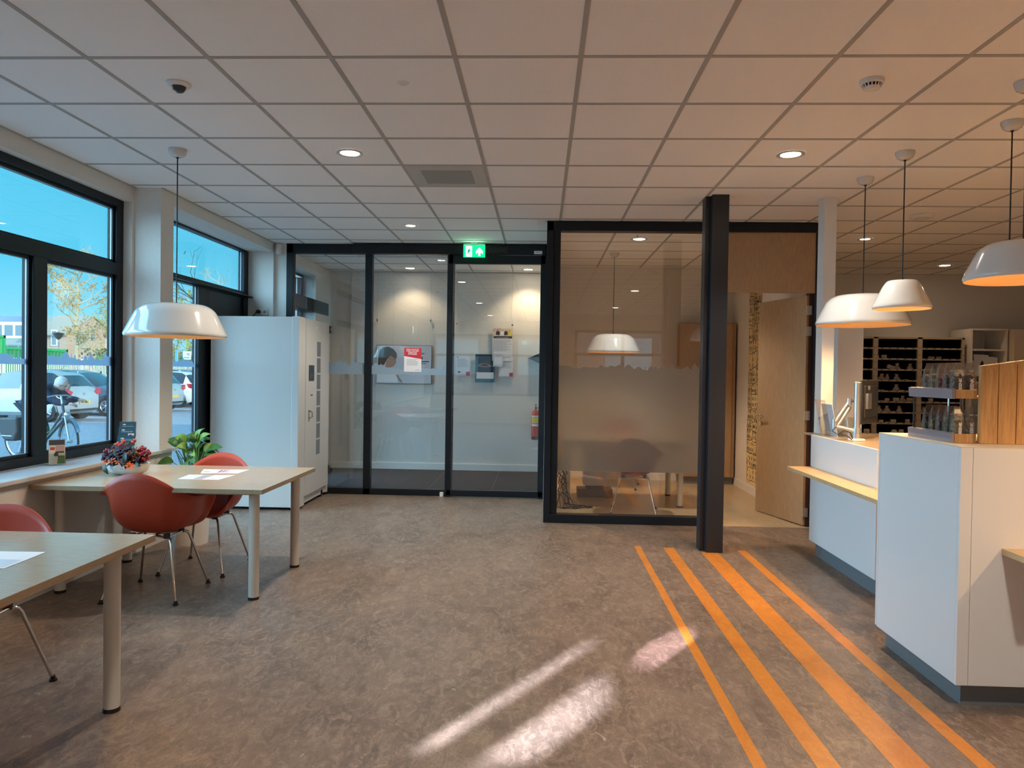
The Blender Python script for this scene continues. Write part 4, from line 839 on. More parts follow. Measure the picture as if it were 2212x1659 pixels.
# ---- lobby: papers and screen on the far wall
def poster(name, label, cat, x0, z0, w, h, y, deco, mats, group=None, dy=0.004):
    F = Flat((x0, y, z0), (1, 0, 0), (0, 0, 1)); b = MB(); F.slab(b, 0, 0, w, h, -dy, 0, 0); deco(F, b, w, h); F2 = b.build(name, mats); return tag(F2, label, cat, group)
t = thing('wall_poster', 'wide hanging poster of a dark-haired woman on the lobby wall', 'poster', (-2.06, 10.79, 1.58))
b = MB(); F = Flat((-0.42, 0, -0.29), (1, 0, 0), (0, 0, 1)); F.slab(b, 0, 0, 0.84, 0.58, -0.02, 0, 0); b.build('frame', 'dark_grey', t)
b = MB(); F.rect(b, 0.006, 0.006, 0.834, 0.574, 0.001, 0)
F.poly(b, [(0.03, 0.28), (0.03, 0.38), (0.055, 0.49), (0.10, 0.54), (0.18, 0.555), (0.26, 0.52), (0.31, 0.46), (0.315, 0.40), (0.29, 0.38), (0.22, 0.42), (0.16, 0.36), (0.12, 0.28)], 0.002, 1)
F.poly(b, [(0.14, 0.24), (0.15, 0.36), (0.20, 0.43), (0.28, 0.44), (0.305, 0.38), (0.30, 0.31), (0.265, 0.26), (0.20, 0.235)], 0.0016, 2)
F.rect(b, 0.20, 0.365, 0.225, 0.373, 0.0025, 1); F.rect(b, 0.26, 0.365, 0.285, 0.373, 0.0025, 1)
F.poly(b, [(0.02, 0.02), (0.02, 0.16), (0.10, 0.24), (0.22, 0.24), (0.30, 0.14), (0.34, 0.02)], 0.0014, 3); F.poly(b, [(0.30, 0.14), (0.33, 0.13), (0.41, 0.02), (0.37, 0.02)], 0.002, 2)
F.text(b, 'Hulp van', 0.64, 0.46, 0.052, 0.002, 4, 0.001); F.text(b, 'de drug', 0.63, 0.40, 0.052, 0.002, 4, 0.003); F.rect(b, 0.44, 0.33, 0.80, 0.345, 0.002, 4); F.rect(b, 0.44, 0.30, 0.76, 0.31, 0.002, 4)
b.build('print', ['poster_grey', 'hair_dark', 'skin_photo', 'white_ink', 'ink'], t)
for x, z1 in ((-0.41, 1.38), (0.40, 1.38)):
    b = MB(); b.tube([(x, 0.0, 0.27), (x, 0.0, z1)], 0.0015, 5); b.build('hanging_wire', 'chrome', t)
    b = MB(); b.cyl((x, -0.012, 0.66), (x, 0.004, 0.66), 0.014, n=12); b.cyl((x, 0, 0.62), (x, 0, 0.69), 0.006, n=8); b.build('wire_clip', 'chrome', t)
def lines(F, b, x0, x1, zs, h, mi):
    r_ = random.Random(int(x0*1000)+len(zs))
    for z in zs: F.rect(b, x0, z, x0+(x1-x0)*r_.uniform(0.72, 1), z+h, 0.001, mi)
def d_notice(F, b, w, h):
    F.rect(b, 0.015, h-0.03, 0.035, h-0.018, 0.001, 1); lines(F, b, 0.02, w-0.02, [h-0.05-0.011*i for i in range(12)], 0.003, 2); F.poly(b, [(w-0.05, 0), (w, 0), (w, 0.06), (w-0.06, 0.05)], 0.001, 3)
poster('notice', 'white notice with a red lower corner left of the teal poster in the lobby', 'notice', -1.275, 1.43, 0.21, 0.297, 10.795, lambda F, b, w, h: (d_notice(F, b, w, h), F.rect(b, 0.03, 0.04, 0.07, 0.06, 0.0012, 1)), ['paper', 'ink', 'ink_grey', 'magenta'])
poster('notice', 'white notice with a red lower corner, right of the teal poster in the lobby', 'notice', -0.627, 1.424, 0.21, 0.297, 10.79, d_notice, ['paper', 'ink', 'ink_grey', 'magenta'])
def d_teal(F, b, w, h):
    F.poly(b, [(0.03, 0.25), (0.09, 0.28), (0.16, 0.285), (0.22, 0.265), (0.27, 0.245), (0.22, 0.235), (0.15, 0.228), (0.08, 0.235)], 0.001, 2); F.poly(b, [(0.07, 0.25), (0.10, 0.275), (0.17, 0.278), (0.21, 0.25), (0.15, 0.24)], 0.0014, 3)
    for k in range(5): F.rect(b, 0.09+k*0.022, 0.258, 0.096+k*0.022, 0.264, 0.002, 1)
    F.rect(b, 0, 0, w, 0.12, 0.0008, 4); F.rect(b, 0.02, 0.055, w-0.02, 0.15, 0.0012, 1); lines(F, b, 0.03, w-0.03, [0.065+0.016*i for i in range(5)], 0.005, 2)
poster('teal_poster', 'dark teal poster with a boat-like picture on the lobby wall', 'poster', -0.983, 1.33, 0.297, 0.42, 10.795, d_teal, ['teal', 'white_ink', 'ink_grey', 'hair_dark', 'teal_light'])
def d_sen(F, b, w, h):
    F.rect(b, 0, h-0.155, w, h, 0.001, 1); r_ = random.Random(4)
    for k in range(5): F.poly(b, [(0.002+k*0.018, h-0.05), (0.012+k*0.018, h-0.05), (0.055+k*0.018, h-0.003), (0.045+k*0.018, h-0.003)], 0.0014, 3 if k % 2 else 2)
    for x, m_ in ((0.08, 4), (0.15, 5), (0.20, 4), (0.25, 6)): F.poly(b, [(x-0.03, h-0.11), (x-0.025, h-0.05), (x-0.008, h-0.042), (x+0.012, h-0.042), (x+0.028, h-0.05), (x+0.032, h-0.11)], 0.0016, m_); F.poly(b, [(x+0.002+0.012*math.cos(k*PI/4), h-0.032+0.014*math.sin(k*PI/4)) for k in range(8)], 0.0018, 7)
    F.rect(b, 0.02, h-0.15, w-0.01, h-0.118, 0.0015, 4)
    F.text(b, 'SENIOREN IN DE BUS', w/2, h-0.108, 0.026, 0.003, 5, 0.001); F.text(b, 'woensdag 12 maart 2025', w/2, h-0.136, 0.017, 0.003, 5)
    lines(F, b, 0.015, w-0.02, [h-0.18-0.02*i for i in range(9)], 0.006, 8); F.text(b, 'volgt u ons ook', w*0.66, 0.055, 0.020, 0.001, 9)
poster('tall_poster', 'tall lobby poster with a photo strip of people across its top', 'poster', -0.731, 1.655, 0.305, 0.487, 10.785, d_sen, ['paper', 'cream', 'paper_red', 'poster_grey', 'hair_dark', 'white_ink', 'yellow', 'skin_photo', 'ink_grey', 'ink'])
poster('notice', 'small pale note stuck over the lower edge of the tall poster', 'notice', -0.715, 1.57, 0.145, 0.19, 10.775, lambda F, b, w, h: (F.text(b, 'let op', w/2, h-0.02, 0.02, 0.001, 1), F.rect(b, 0.01, 0.03, w-0.01, h-0.05, 0.0008, 2)), ['poster_grey', 'sign_blue', 'paper'])
for x, z in ((-1.268, 2.19), (-0.434, 2.18)):
    t = thing('hanging_wire', 'thin picture wire with clip, %s in the lobby' % ('left of the white notice' if x < -1 else 'above the tall poster'), 'wire', (x, 10.79, z))
    b = MB(); b.tube([(0, 0, -0.1), (0, 0, CZ-z-0.01)], 0.0015, 5); b.build('wire', 'chrome', t); b = MB(); b.cyl((0, -0.015, 0.01), (0, 0.004, 0.01), 0.014, n=12); b.build('clip', 'chrome', t)
# leaflet taped to the door glass
def d_red(F, b, w, h):
    F.poly(b, [(0, h*0.66), (w, h*0.54), (w, h), (0, h)], 0.0006, 1)
    for i, s in enumerate(('STEUN ONS IN DE', 'STRIJD VOOR EEN', 'GOEDE CAO', 'APOTHEKEN')): F.text(b, s, w*0.48, h*(0.935-0.066*i), 0.0185, 0.001, 0, 0.0006)
    lines(F, b, 0.03, w-0.03, [h*0.51-0.011*i for i in range(7)], 0.003, 2); F.text(b, 'apothekers', w*0.78, 0.022, 0.013, 0.001, 3)
poster('leaflet', 'leaflet with red top and white capitals taped to the entrance glass', 'leaflet', -1.632, 1.472, 0.207, 0.285, YE-0.053, d_red, ['paper', 'paper_red', 'ink_grey', 'ink'], dy=0.001)
# fire extinguisher and its sign
t = thing('fire_extinguisher', 'red fire extinguisher on the lobby wall, half hidden by the door frame', 'fire extinguisher', (-0.065, 10.66, 0.50))
b = MB(); b.lathe([(0.001, 0.0), (0.055, 0.0), (0.062, 0.01), (0.062, 0.09)], n=32, mi=1); b.lathe([(0.0635, 0.05), (0.0635, 0.36), (0.058, 0.395), (0.042, 0.425), (0.02, 0.44), (0.001, 0.442)], n=32, mi=0); b.build('cylinder', ['red_gloss', 'black_plastic'], t, smooth=40)
b = MB()
for z0, z1, m_ in ((0.335, 0.355, 1), (0.24, 0.33, 0), (0.20, 0.23, 1)):
    for k in range(8):
        a0 = PI*1.15+PI*0.7*k/8; a1 = PI*1.15+PI*0.7*(k+1)/8; r = 0.0645; b.add([(r*math.cos(a0), r*math.sin(a0), z0), (r*math.cos(a1), r*math.sin(a1), z0), (r*math.cos(a1), r*math.sin(a1), z1), (r*math.cos(a0), r*math.sin(a0), z1)], [(0, 1, 2, 3)], m_)
b.build('label_band', ['yellow', 'paper'], t)
b = MB(); b.cyl((0, 0, 0.44), (0, 0, 0.48), 0.016, n=14); b.box(-0.012, -0.09, 0.475, 0.012, 0.02, 0.490); b.box(-0.012, -0.08, 0.505, 0.012, 0.02, 0.520); b.tube([(0.01, 0, 0.46), (0.05, 0, 0.47), (0.075, 0, 0.40), (0.07, 0, 0.22)], 0.008, 8); b.build('valve', 'black_plastic', t, smooth=40)
b = MB(); b.box(-0.03, 0.06, 0.12, 0.03, 0.16, 0.4); b.build('bracket', 'dark_grey', t)
t = thing('wedge_sign', 'dark wedge-shaped sign sticking out beside the lobby door frame', 'sign', (-0.10, 10.72, 1.70)); b = MB(); b.prism([(-0.09, 0.0), (0.09, -0.08), (0.09, 0.08)], 0, 0.10, 'y'); b.build('wedge', 'black_plastic', t); b = MB(); b.prism([(-0.03, 0.0), (0.07, -0.045), (0.07, 0.045)], -0.002, 0, 'y'); b.build('face', 'dark_grey', t)

# ---- consulting room
t = thing('town_mural', 'tall ink drawing of crowded town houses on the consulting room side wall', 'mural', (2.655, 9.15, 0.12))
b = MB(); b.box(-0.001, -0.30, 0, 0.003, 0.22, 2.82); b.build('print', 'mural_paper_lit', t)
F = Flat((-0.0015, 0.22, 0.0), (0, -1, 0), (0, 0, 1)); b = MB(); r_ = random.Random(12)
def ln(x0, z0, x1, z1, w=0.006, mi=0):
    a, c = Vector((x0, z0)), Vector((x1, z1)); dd = (c-a).normalized() if (c-a).length > 1e-6 else Vector((1, 0)); nn = Vector((-dd.y, dd.x))*w/2; F.poly(b, [tuple(a-nn), tuple(c-nn), tuple(c+nn), tuple(a+nn)], 0.0, mi)
z = 0.05
while z < 2.66:
    x = r_.uniform(0, 0.05)
    while x < 0.46:
        w = r_.uniform(0.08, 0.17); h = r_.uniform(0.14, 0.30); w = min(w, 0.51-x); sl = r_.uniform(-0.03, 0.03)
        if r_.random() < 0.45: F.poly(b, [(x, z), (x+w, z+sl), (x+w, z+h+sl), (x, z+h)], -0.0006, 1 + (r_.random() < 0.3))
        for q in ((x, z, x+w, z+sl), (x+w, z+sl, x+w, z+h+sl), (x, z, x, z+h), (x, z+h, x+w, z+h+sl)): ln(*q, w=r_.uniform(0.004, 0.009))
        if r_.random() < 0.6: ln(x, z+h, x+w/2, z+h+0.06); ln(x+w/2, z+h+0.06, x+w, z+h+sl)
        for i in range(r_.choice((1, 2))):
            for j in range(r_.choice((1, 2, 3))):
                wx = x+0.02+i*0.05; wz = z+0.03+j*0.07
                if wx+0.03 < x+w and wz+0.04 < z+h: F.rect(b, wx, wz, wx+0.022, wz+0.04, 0.0002, 0)
        if r_.random() < 0.35:
            for j in range(int(h/0.018)): ln(x, z+j*0.018, x+w, z+j*0.018+0.012, 0.003)
        x += w
    z += r_.uniform(0.12, 0.22)
b.build('ink_drawing', ['ink', 'mural_wash', 'mural_green'], t)
t = thing('wooden_cupboard', 'tall oak cupboard on a grey plinth at the back of the consulting room', 'cupboard', (2.30, 9.90, 0))
b = MB(); b.box(-0.40, 0, 0.10, 0.335, 0.28, 2.19); b.build('carcass', 'oak_veneer', t, bevel=0.002); b = MB(); b.box(-0.39, -0.018, 0.11, 0.29, 0.0, 2.18); b.build('door', 'oak_veneer', t, bevel=0.002); b = MB(); b.box(-0.38, 0.03, 0, 0.33, 0.26, 0.10); b.build('plinth', 'kick_grey', t)
t = thing('desk_pedestal', 'white desk pedestal standing under the consulting room desk', 'cabinet', (0.66, 8.78, 0)); b = MB(); b.box(-0.13, -0.1, 0.14, 0.15, 0.1, 0.62); b.build('body', 'trim_white', t, bevel=0.004); b = MB(); b.box(-0.2, -0.12, 0.0, 0.22, 0.12, 0.10); b.box(-0.1, -0.07, 0.1, 0.12, 0.07, 0.14); b.build('foot', 'black_plastic', t, bevel=0.004)
t = thing('cable_bundle', 'tangle of black cables on the floor behind the left end of the glass', 'cables', (0.27, 8.05, 0)); r_ = random.Random(8)
for k in range(9):
    b = MB(); pts = [(r_.uniform(-0.08, 0.04), r_.uniform(-0.1, 0.1), 0.55-0.09*i+r_.uniform(-0.03, 0.03)) for i in range(5)] + [(r_.uniform(-0.1, 0.2), r_.uniform(-0.2, 0.1), 0.01), (r_.uniform(0, 0.3), r_.uniform(-0.2, 0.1), 0.008), (r_.uniform(0.1, 0.35), r_.uniform(-0.2, 0.1), 0.008)]
    b.tube([Vector(p) for p in pts], 0.005, 6); b.build('cable', 'black_plastic', t, smooth=60)

# ---- things on the rear counter
t = thing('monitor', 'black computer monitor seen from behind on an aluminium arm, on the rear counter', 'monitor', (2.412, 5.60, 1.002))
b = MB(); b.lathe([(0.001, 0), (0.062, 0), (0.062, 0.008), (0.055, 0.014), (0.034, 0.016)], n=32); b.build('base_plate', 'trim_white', t, smooth=40)
b = MB(); b.cyl((0, 0, 0.014), (0, 0, 0.44), 0.0235, n=28); b.cyl((0, 0, 0.015), (0, 0, 0.055), 0.031, n=28); b.cyl((0, 0, 0.058), (0, 0, 0.095), 0.031, n=28); b.build('pole', 'alu', t, smooth=40)
b = MB(); b.cyl((0, 0, 0.44), (0, 0, 0.447), 0.024, n=28); b.build('pole_cap', 'trim_white', t)
b = MB(); b.tube([(-0.02, 0, 0.075), (-0.155, 0.03, 0.105)], 0.014, 10); b.cyl((-0.155, 0.03, 0.085), (-0.155, 0.03, 0.16), 0.02, n=16); b.tube([(-0.155, 0.02, 0.14), (-0.045, 0.05, 0.29)], 0.013, 10); b.tube([(-0.13, 0.03, 0.11), (-0.03, 0.06, 0.255)], 0.016, 8); b.cyl((-0.04, 0.05, 0.265), (-0.04, 0.05, 0.32), 0.019, n=16); b.tube([(-0.04, 0.05, 0.30), (0.0, 0.11, 0.30), (0.07, 0.13, 0.30)], 0.012, 10); b.build('arm', 'alu', t, smooth=40)
b = MB(); b.tube([(-0.155, 0.0, 0.10), (-0.19, -0.02, 0.07), (-0.15, -0.03, 0.045), (-0.10, -0.02, 0.075), (-0.06, -0.03, 0.06), (-0.04, -0.03, 0.01)], 0.004, 6); b.tube([(-0.14, 0.0, 0.04), (-0.09, -0.03, 0.04), (-0.05, -0.04, 0.008)], 0.004, 6); b.build('cable', 'black_plastic', t, smooth=60)
F = Flat((0.078, 0.10, 0.115), (0.62, 0.785, 0), (0, 0, 1)); b = MB(); F.slab(b, 0, 0, 0.48, 0.345, -0.02, 0.0, 0); F.slab(b, 0.05, 0.05, 0.43, 0.30, 0.0, 0.012, 0); b.build('screen_housing', 'monitor_grey', t, bevel=0.004)
b = MB(); F.slab(b, 0.06, 0.12, 0.16, 0.24, 0.012, 0.03, 0); b.build('mount_plate', 'alu', t); b = MB(); F.poly(b, [(0.15+0.035*math.cos(k*PI/8), 0.285+0.018*math.sin(k*PI/8)) for k in range(16)], 0.0125, 0); b.build('badge', 'ink_grey', t)
t = thing('letter_rack', 'row of leaning acrylic file dividers beside the monitor arm on the rear counter', 'file rack', (2.37, 5.98, 1.0))
for k in range(5):
    b = MB(); x = k*0.045-0.03; F = Flat((x, -0.1, 0.002), (0, 1, 0), (-0.22+0.02*k, 0, 1)); F.slab(b, 0, 0, 0.22, 0.30-0.035*k, 0, 0.003, 0); b.build('divider', 'poster_grey' if k % 2 else 'acrylic', t)
t = thing('label_printer', 'small black device with a grey face on the rear counter, right of the monitor', 'device', (2.60, 5.42, 1.0)); b = MB(); b.box(-0.035, -0.03, 0, 0.04, 0.03, 0.008); b.box(-0.012, -0.02, 0.008, 0.03, 0.02, 0.09); b.build('body', 'black_plastic', t, bevel=0.003); b = MB(); b.box(-0.02, -0.022, 0.02, -0.002, -0.012, 0.07); b.build('face', 'alu', t, bevel=0.002)
t = thing('paper_stack', 'papers lying on the rear counter top behind the monitor foot', 'papers', (2.60, 5.25, 1.001)); b = MB(); b.box(-0.12, -0.1, 0, 0.15, 0.08, 0.004); b.build('sheet', 'paper', t); b = MB(); b.box(-0.05, 0.1, 0, 0.08, 0.2, 0.01); b.build('yellow_pad', 'yellow', t)
# ---- front counter: card terminal and the pine stand with paper-clear bags
t = thing('card_terminal', 'black card payment terminal in its cradle on the front counter', 'payment terminal', (2.07, 3.93, 1.181))
b = MB(); b.prism([(-0.055, 0), (0.075, 0), (0.075, 0.03), (0.04, 0.045), (-0.05, 0.035)], -0.04, 0.04, 'y'); b.build('cradle', 'black_plastic', t, bevel=0.005); b = MB(); b.prism([(-0.03, 0.035), (0.05, 0.047), (0.045, 0.085), (-0.02, 0.088)], -0.035, 0.035, 'y'); b.build('handset', 'dark_grey', t, bevel=0.006)
D = thing('display_stand', 'pine board display stand with two trays on the front counter', 'display stand', (2.04, 3.44, 1.181))
xx = 0.004
for k in range(4):
    b = MB(); z0 = 0.362+0.145*xx; z1 = 0.362+0.145*(xx+0.079); b.prism([(xx, 0), (xx+0.079, 0), (xx+0.079, z1), (xx, z0)], 0, 0.020, 'y'); b.build('board', 'pine', D, bevel=0.0015); xx += 0.083
for z in (0.0, 0.208):
    b = MB(); b.box(-0.098, 0.02, z, 0.0, 0.036, z+0.042, 0); b.box(-0.098, 0.03, z, 0.16, 0.42, z+0.010, 0); b.box(-0.098, 0.40, z, 0.16, 0.42, z+0.042, 0); b.build('tray', 'pine', D, bevel=0.001)
    b = MB(); b.prism([(-0.112, z-0.002), (-0.100, z-0.002), (-0.100, z+0.048), (-0.116, z+0.044)], 0.02, 0.42, 'y'); b.build('price_rail', 'rail_plastic', D)
for x in (-0.09, 0.15):
    b = MB(); b.cyl((x, 0.41, 0.0), (x, 0.41, 0.25), 0.005, n=8); b.build('support_rod', 'black_plastic', D)
b = MB(); b.cyl((-0.03, 0.20, 0.05), (-0.03, 0.20, 0.208), 0.004, n=8); b.build('support_rod', 'chrome', D)
cand = ['bag_content_tan', 'bag_content_dark', 'bag_content_red', 'bag_content_green', 'bag_content_mix']
def bag(x, y, z, rz, cmat, label, group, txt=True):
    t = thing('sweet_bag', label, 'bag of sweets', (x, y, z), rz, group); w, d_, h = 0.050, 0.034, 0.158
    r_ = random.Random(int(abs(x*977+y*1231+z*77)*10) % 9999)
    b = MB()
    for i in range(46):
        b.ball((r_.uniform(-w/2+0.008, w/2-0.008), r_.uniform(-d_/2+0.007, d_/2-0.007), r_.uniform(0.008, 0.098)), r_.uniform(0.007, 0.0105), 7, 5, sq=(1.0, 0.9, 1.2))
    b.build('sweets', cmat, t, smooth=60)
    b = MB(); R = [(-w/2, -d_/2, 0), (w/2, -d_/2, 0), (w/2, d_/2, 0), (-w/2, d_/2, 0)]; vs = []
    for zz, sw, sd in ((0, 1, 1), (0.05, 1.06, 1.08), (0.095, 1.0, 0.95), (0.125, 0.86, 0.55), (h-0.012, 0.62, 0.16), (h, 0.60, 0.06)):
        vs += [(p[0]*sw, p[1]*sd, zz) for p in R]
    b.add(vs, [(0, 3, 2, 1)] + [(i*4+k, i*4+(k+1) % 4, (i+1)*4+(k+1) % 4, (i+1)*4+k) for i in range(5) for k in range(4)] + [(20, 21, 22, 23)]); b.build('wrapper', 'cello', t, bevel=0.001)
    if txt:
        F = Flat((0, -d_/2*1.1-0.001, 0.0), (1, 0, 0), (0, 0, 1)); b = MB(); F.text(b, 'MEENK', 0.004, 0.052, 0.0205, 0.0, 0, 0.0007, rot=PI/2); F.rect(b, -0.006, 0.118, 0.010, 0.1205, -0.003, 0); b.build('lettering', 'white_ink', t)
for lvl, z in (('upper', 1.181+0.219), ('lower', 1.181+0.011)):
    for row in range(5):
        for col in range(2):
            x = 1.975+col*0.056-0.002+(0.004 if lvl == 'lower' else 0); y = 3.50+row*0.062
            cm = ('bag_content_dark' if lvl == 'upper' else 'bag_content_tan') if row == 0 else cand[(row+col+(2 if lvl == 'lower' else 0)) % 5]
            bag(x-0.004, y, z, random.Random(row*7+col).uniform(-0.12, 0.12), cm, ('front %s clear bag with white lettering on the %s tray' % ('left' if col == 0 else 'right', lvl)) if row == 0 else 'clear sweet bag on the %s tray, %s column, %s row from the front' % (lvl, ('left', 'right')[col], ('', 'second', 'third', 'fourth', 'fifth')[row]), 'sweet bags on the %s tray' % lvl if row else None, row < 2)

# ---- medicine shelving
def unit(x0, label):
    t = thing('shelving_unit', label, 'shelving', (x0, 10.2, 0))
    b = MB(); b.box(0.012, 0.44, 0, 0.588, 0.45, 2.05); b.box(0.012, 0.03, 0, 0.018, 0.44, 2.05); b.box(0.582, 0.03, 0, 0.588, 0.44, 2.05); b.build('back_panel', 'shelf_black', t)
    for x in (0.0, 0.568):
        b = MB(); b.box(x, 0, 0, x+0.032, 0.035, 2.052)
        b2 = [b.box(x+0.012, -0.001, 0.10+0.1*k, x+0.020, 0.0, 0.115+0.1*k, 1) for k in range(19)]; b.build('upright', ['shelf_metal', 'dark_grey'], t)
    b = MB(); b.box(0, 0, 2.03, 0.6, 0.44, 2.055); b.build('top_shelf', 'shelf_metal', t)
    for k in range(12):
        z = 1.885-0.1485*k
        b = MB(); b.box(0.03, 0.0, z, 0.57, 0.006, z+0.022, 0); b.box(0.03, 0.006, z, 0.57, 0.44, z+0.004, 1)
        for i in range(5): b.box(0.07+i*0.105, -0.001, z+0.010, 0.105+i*0.105, 0.0, z+0.018, 2)
        b.build('shelf', ['shelf_metal', 'shelf_black', 'shelf_black'], t)
ox = 4.03; names = ['first', 'second', 'third']
for k in range(3): unit(ox+0.6*k, ['medicine shelving bay beside the white column, its left part hidden', 'middle medicine shelving bay behind the monitor', 'right medicine shelving bay behind the card terminal'][k])
r_ = random.Random(77)
items = {  # shelf index from the top shelf (0 = first below top) : list of (x in the three bays, kind)
 1: [(4.68, 'box'), (4.78, 'box'), (5.42, 'box'), (5.53, 'boxw')], 2: [(4.31, 'box'), (4.37, 'box'), (4.86, 'tilt'), (4.97, 'bag'), (5.14, 'bag'), (5.34, 'flat'), (5.44, 'flat')],
 3: [(4.45, 'bag'), (4.75, 'bag'), (4.84, 'bag'), (4.97, 'bag'), (5.07, 'flat'), (5.24, 'box'), (5.33, 'bag'), (5.42, 'bag')], 4: [(4.75, 'flat'), (4.95, 'bag'), (5.04, 'flat'), (5.28, 'bag'), (5.36, 'bag'), (5.42, 'flat')],
 5: [(4.75, 'flat'), (4.83, 'box'), (4.95, 'box'), (5.05, 'bag'), (5.14, 'box'), (5.28, 'flat'), (5.43, 'box')], 6: [(4.72, 'bag'), (4.84, 'bag'), (4.93, 'flat'), (5.00, 'bag'), (5.27, 'bag'), (5.34, 'bag')],
 7: [(4.75, 'box'), (4.84, 'flat'), (4.93, 'box'), (5.12, 'box'), (5.26, 'box'), (5.45, 'flat')], 8: [(4.42, 'bag'), (4.55, 'box'), (4.66, 'bag'), (4.93, 'box'), (5.03, 'box'), (5.34, 'box')]}
row_n = {1: 'second', 2: 'third', 3: 'fourth', 4: 'fifth', 5: 'sixth', 6: 'seventh', 7: 'eighth', 8: 'ninth'}
for k, L_ in items.items():
    z = 1.885-0.1485*k+0.004
    for x, kd in L_:
        bay = 'left' if x < 4.63 else ('middle' if x < 5.23 else 'right')
        b = MB(); y = 10.24+r_.uniform(0, 0.05)
        if kd in ('box', 'boxw', 'flat', 'tilt'):
            w = r_.uniform(0.05, 0.075); h = {'flat': 0.025, 'box': r_.uniform(0.05, 0.075), 'boxw': 0.05, 'tilt': 0.05}[kd]
            if kd == 'tilt': w = 0.10
            b.box(-w/2, 0, 0, w/2, 0.03, h, 0); b.box(-w/2+0.012, -0.0008, h*0.35, w/2-0.02, 0.0, h*0.5, 1); b.box(-w/2+0.012, -0.0008, h*0.62, w/2-0.03, 0.0, h*0.68, 1)
            o = b.build('medicine_box', ['box_card', 'ink_grey'], loc=(x, y, z+(0.03 if kd == 'tilt' else 0)), rot=(0, math.radians(18) if kd == 'tilt' else r_.uniform(-0.04, 0.04)*0, r_.uniform(-0.3, 0.3)))
            tag(o, 'pale medicine box on the %s shelf of the %s bay' % (row_n[k], bay), 'medicine box', 'medicine boxes on the %s shelf of the %s bay' % (row_n[k], bay))
            if kd == 'tilt': o['label'] = 'medicine box lying tilted on a bag, third shelf down of the middle bay'; del o['group']; o.location.z = z+0.02
        else:
            vs = []; n = 9; R0 = r_.uniform(0.035, 0.05)
            for i, (zz, rr) in enumerate(((0, 1), (0.03, 1.1), (0.055, 0.75), (0.075, 0.35), (0.095, 0.6))):
                for q in range(n): a = 2*PI*q/n; q_ = R0*rr*r_.uniform(0.75, 1.2); vs.append((q_*math.cos(a), 0.5*q_*math.sin(a)+0.02, zz*r_.uniform(0.9, 1.1)))
            b.add(vs, [tuple(range(n))[::-1]] + [(i*n+q, i*n+(q+1) % n, (i+1)*n+(q+1) % n, (i+1)*n+q) for i in range(4) for q in range(n)])
            o = b.build('medicine_bag', 'bag_clear', loc=(x, y, z)); tag(o, 'crumpled medicine bag on the %s shelf of the %s bay' % (row_n[k], bay), 'medicine bag', 'medicine bags on the %s shelf of the %s bay' % (row_n[k], bay))
t = thing('white_wall_cupboard', 'open white cupboard with paper bags to the right of the medicine shelving', 'cupboard', (5.885, 10.15, 0))
b = MB(); b.box(0, 0, 0, 0.022, 0.5, 2.18); b.box(0.468, 0, 0, 0.49, 0.5, 2.18); b.box(0.022, 0, 2.158, 0.468, 0.5, 2.18); b.box(0.022, 0.48, 0, 0.468, 0.5, 2.158); b.build('carcass', 'trim_white', t)
for z in (1.90, 1.45, 1.0): b = MB(); b.box(0.022, 0.01, z-0.022, 0.468, 0.48, z); b.build('shelf', 'trim_white', t)
for x, w, h, lab in ((5.955, 0.07, 0.20, 'small white bag at the left inside the open white cupboard'), (6.08, 0.17, 0.28, 'large white paper bag with dark print inside the open white cupboard'), (6.24, 0.11, 0.25, 'white box with a framed print inside the open white cupboard')):
    b = MB(); b.add([(-w/2, 0, 0), (w/2, 0, 0), (w/2, 0.1, 0), (-w/2, 0.1, 0), (-w/2*1.15, 0.03, h), (w/2*1.2, 0.03, h*0.97), (w/2*1.2, 0.07, h*0.97), (-w/2*1.15, 0.07, h)], [(3, 2, 1, 0), (4, 5, 6, 7), (0, 1, 5, 4), (1, 2, 6, 5), (2, 3, 7, 6), (3, 0, 4, 7)], 0)
    F = Flat((0, -0.002, 0), (1, 0, 0), (0, 0.11, 1)); F.poly(b, [(-w*0.15, h*0.4), (w*0.2, h*0.5), (w*0.1, h*0.7), (-w*0.05, h*0.62)], 0.004, 1)
    tag(b.build('paper_bag', ['paper', 'ink'], loc=(x, 10.22, 1.55 if h > 0.2 else 1.55)), lab, 'bag')
b = MB(); b.box(0.022, 0.01, 1.528, 0.468, 0.48, 1.55); b.build('shelf', 'trim_white', t)
t = thing('cream_cupboard', 'closed cream cupboard at the far right beyond the open white one', 'cupboard', (6.40, 10.05, 0)); b = MB(); b.box(0, 0.02, 0, 1.15, 0.6, 2.17); b.build('carcass', 'cream', t); b = MB(); b.box(0.0, 0, 0.05, 0.57, 0.02, 2.165); b.build('door', 'cream', t, bevel=0.002); b = MB(); b.box(0.576, 0, 0.05, 1.15, 0.02, 2.165); b.build('door', 'cream', t, bevel=0.002)

_g = {}
for o in COL.objects:
    if o.name.startswith('medicine_') and 'group' in o: _g.setdefault(o['group'], []).append(o)
for k, L_ in _g.items():
    if len(L_) > 1:
        for i, o in enumerate(sorted(L_, key=lambda q: q.location.x)): o['label'] = o['label'] + ', %s from the left' % ('first', 'second', 'third', 'fourth', 'fifth')[i]
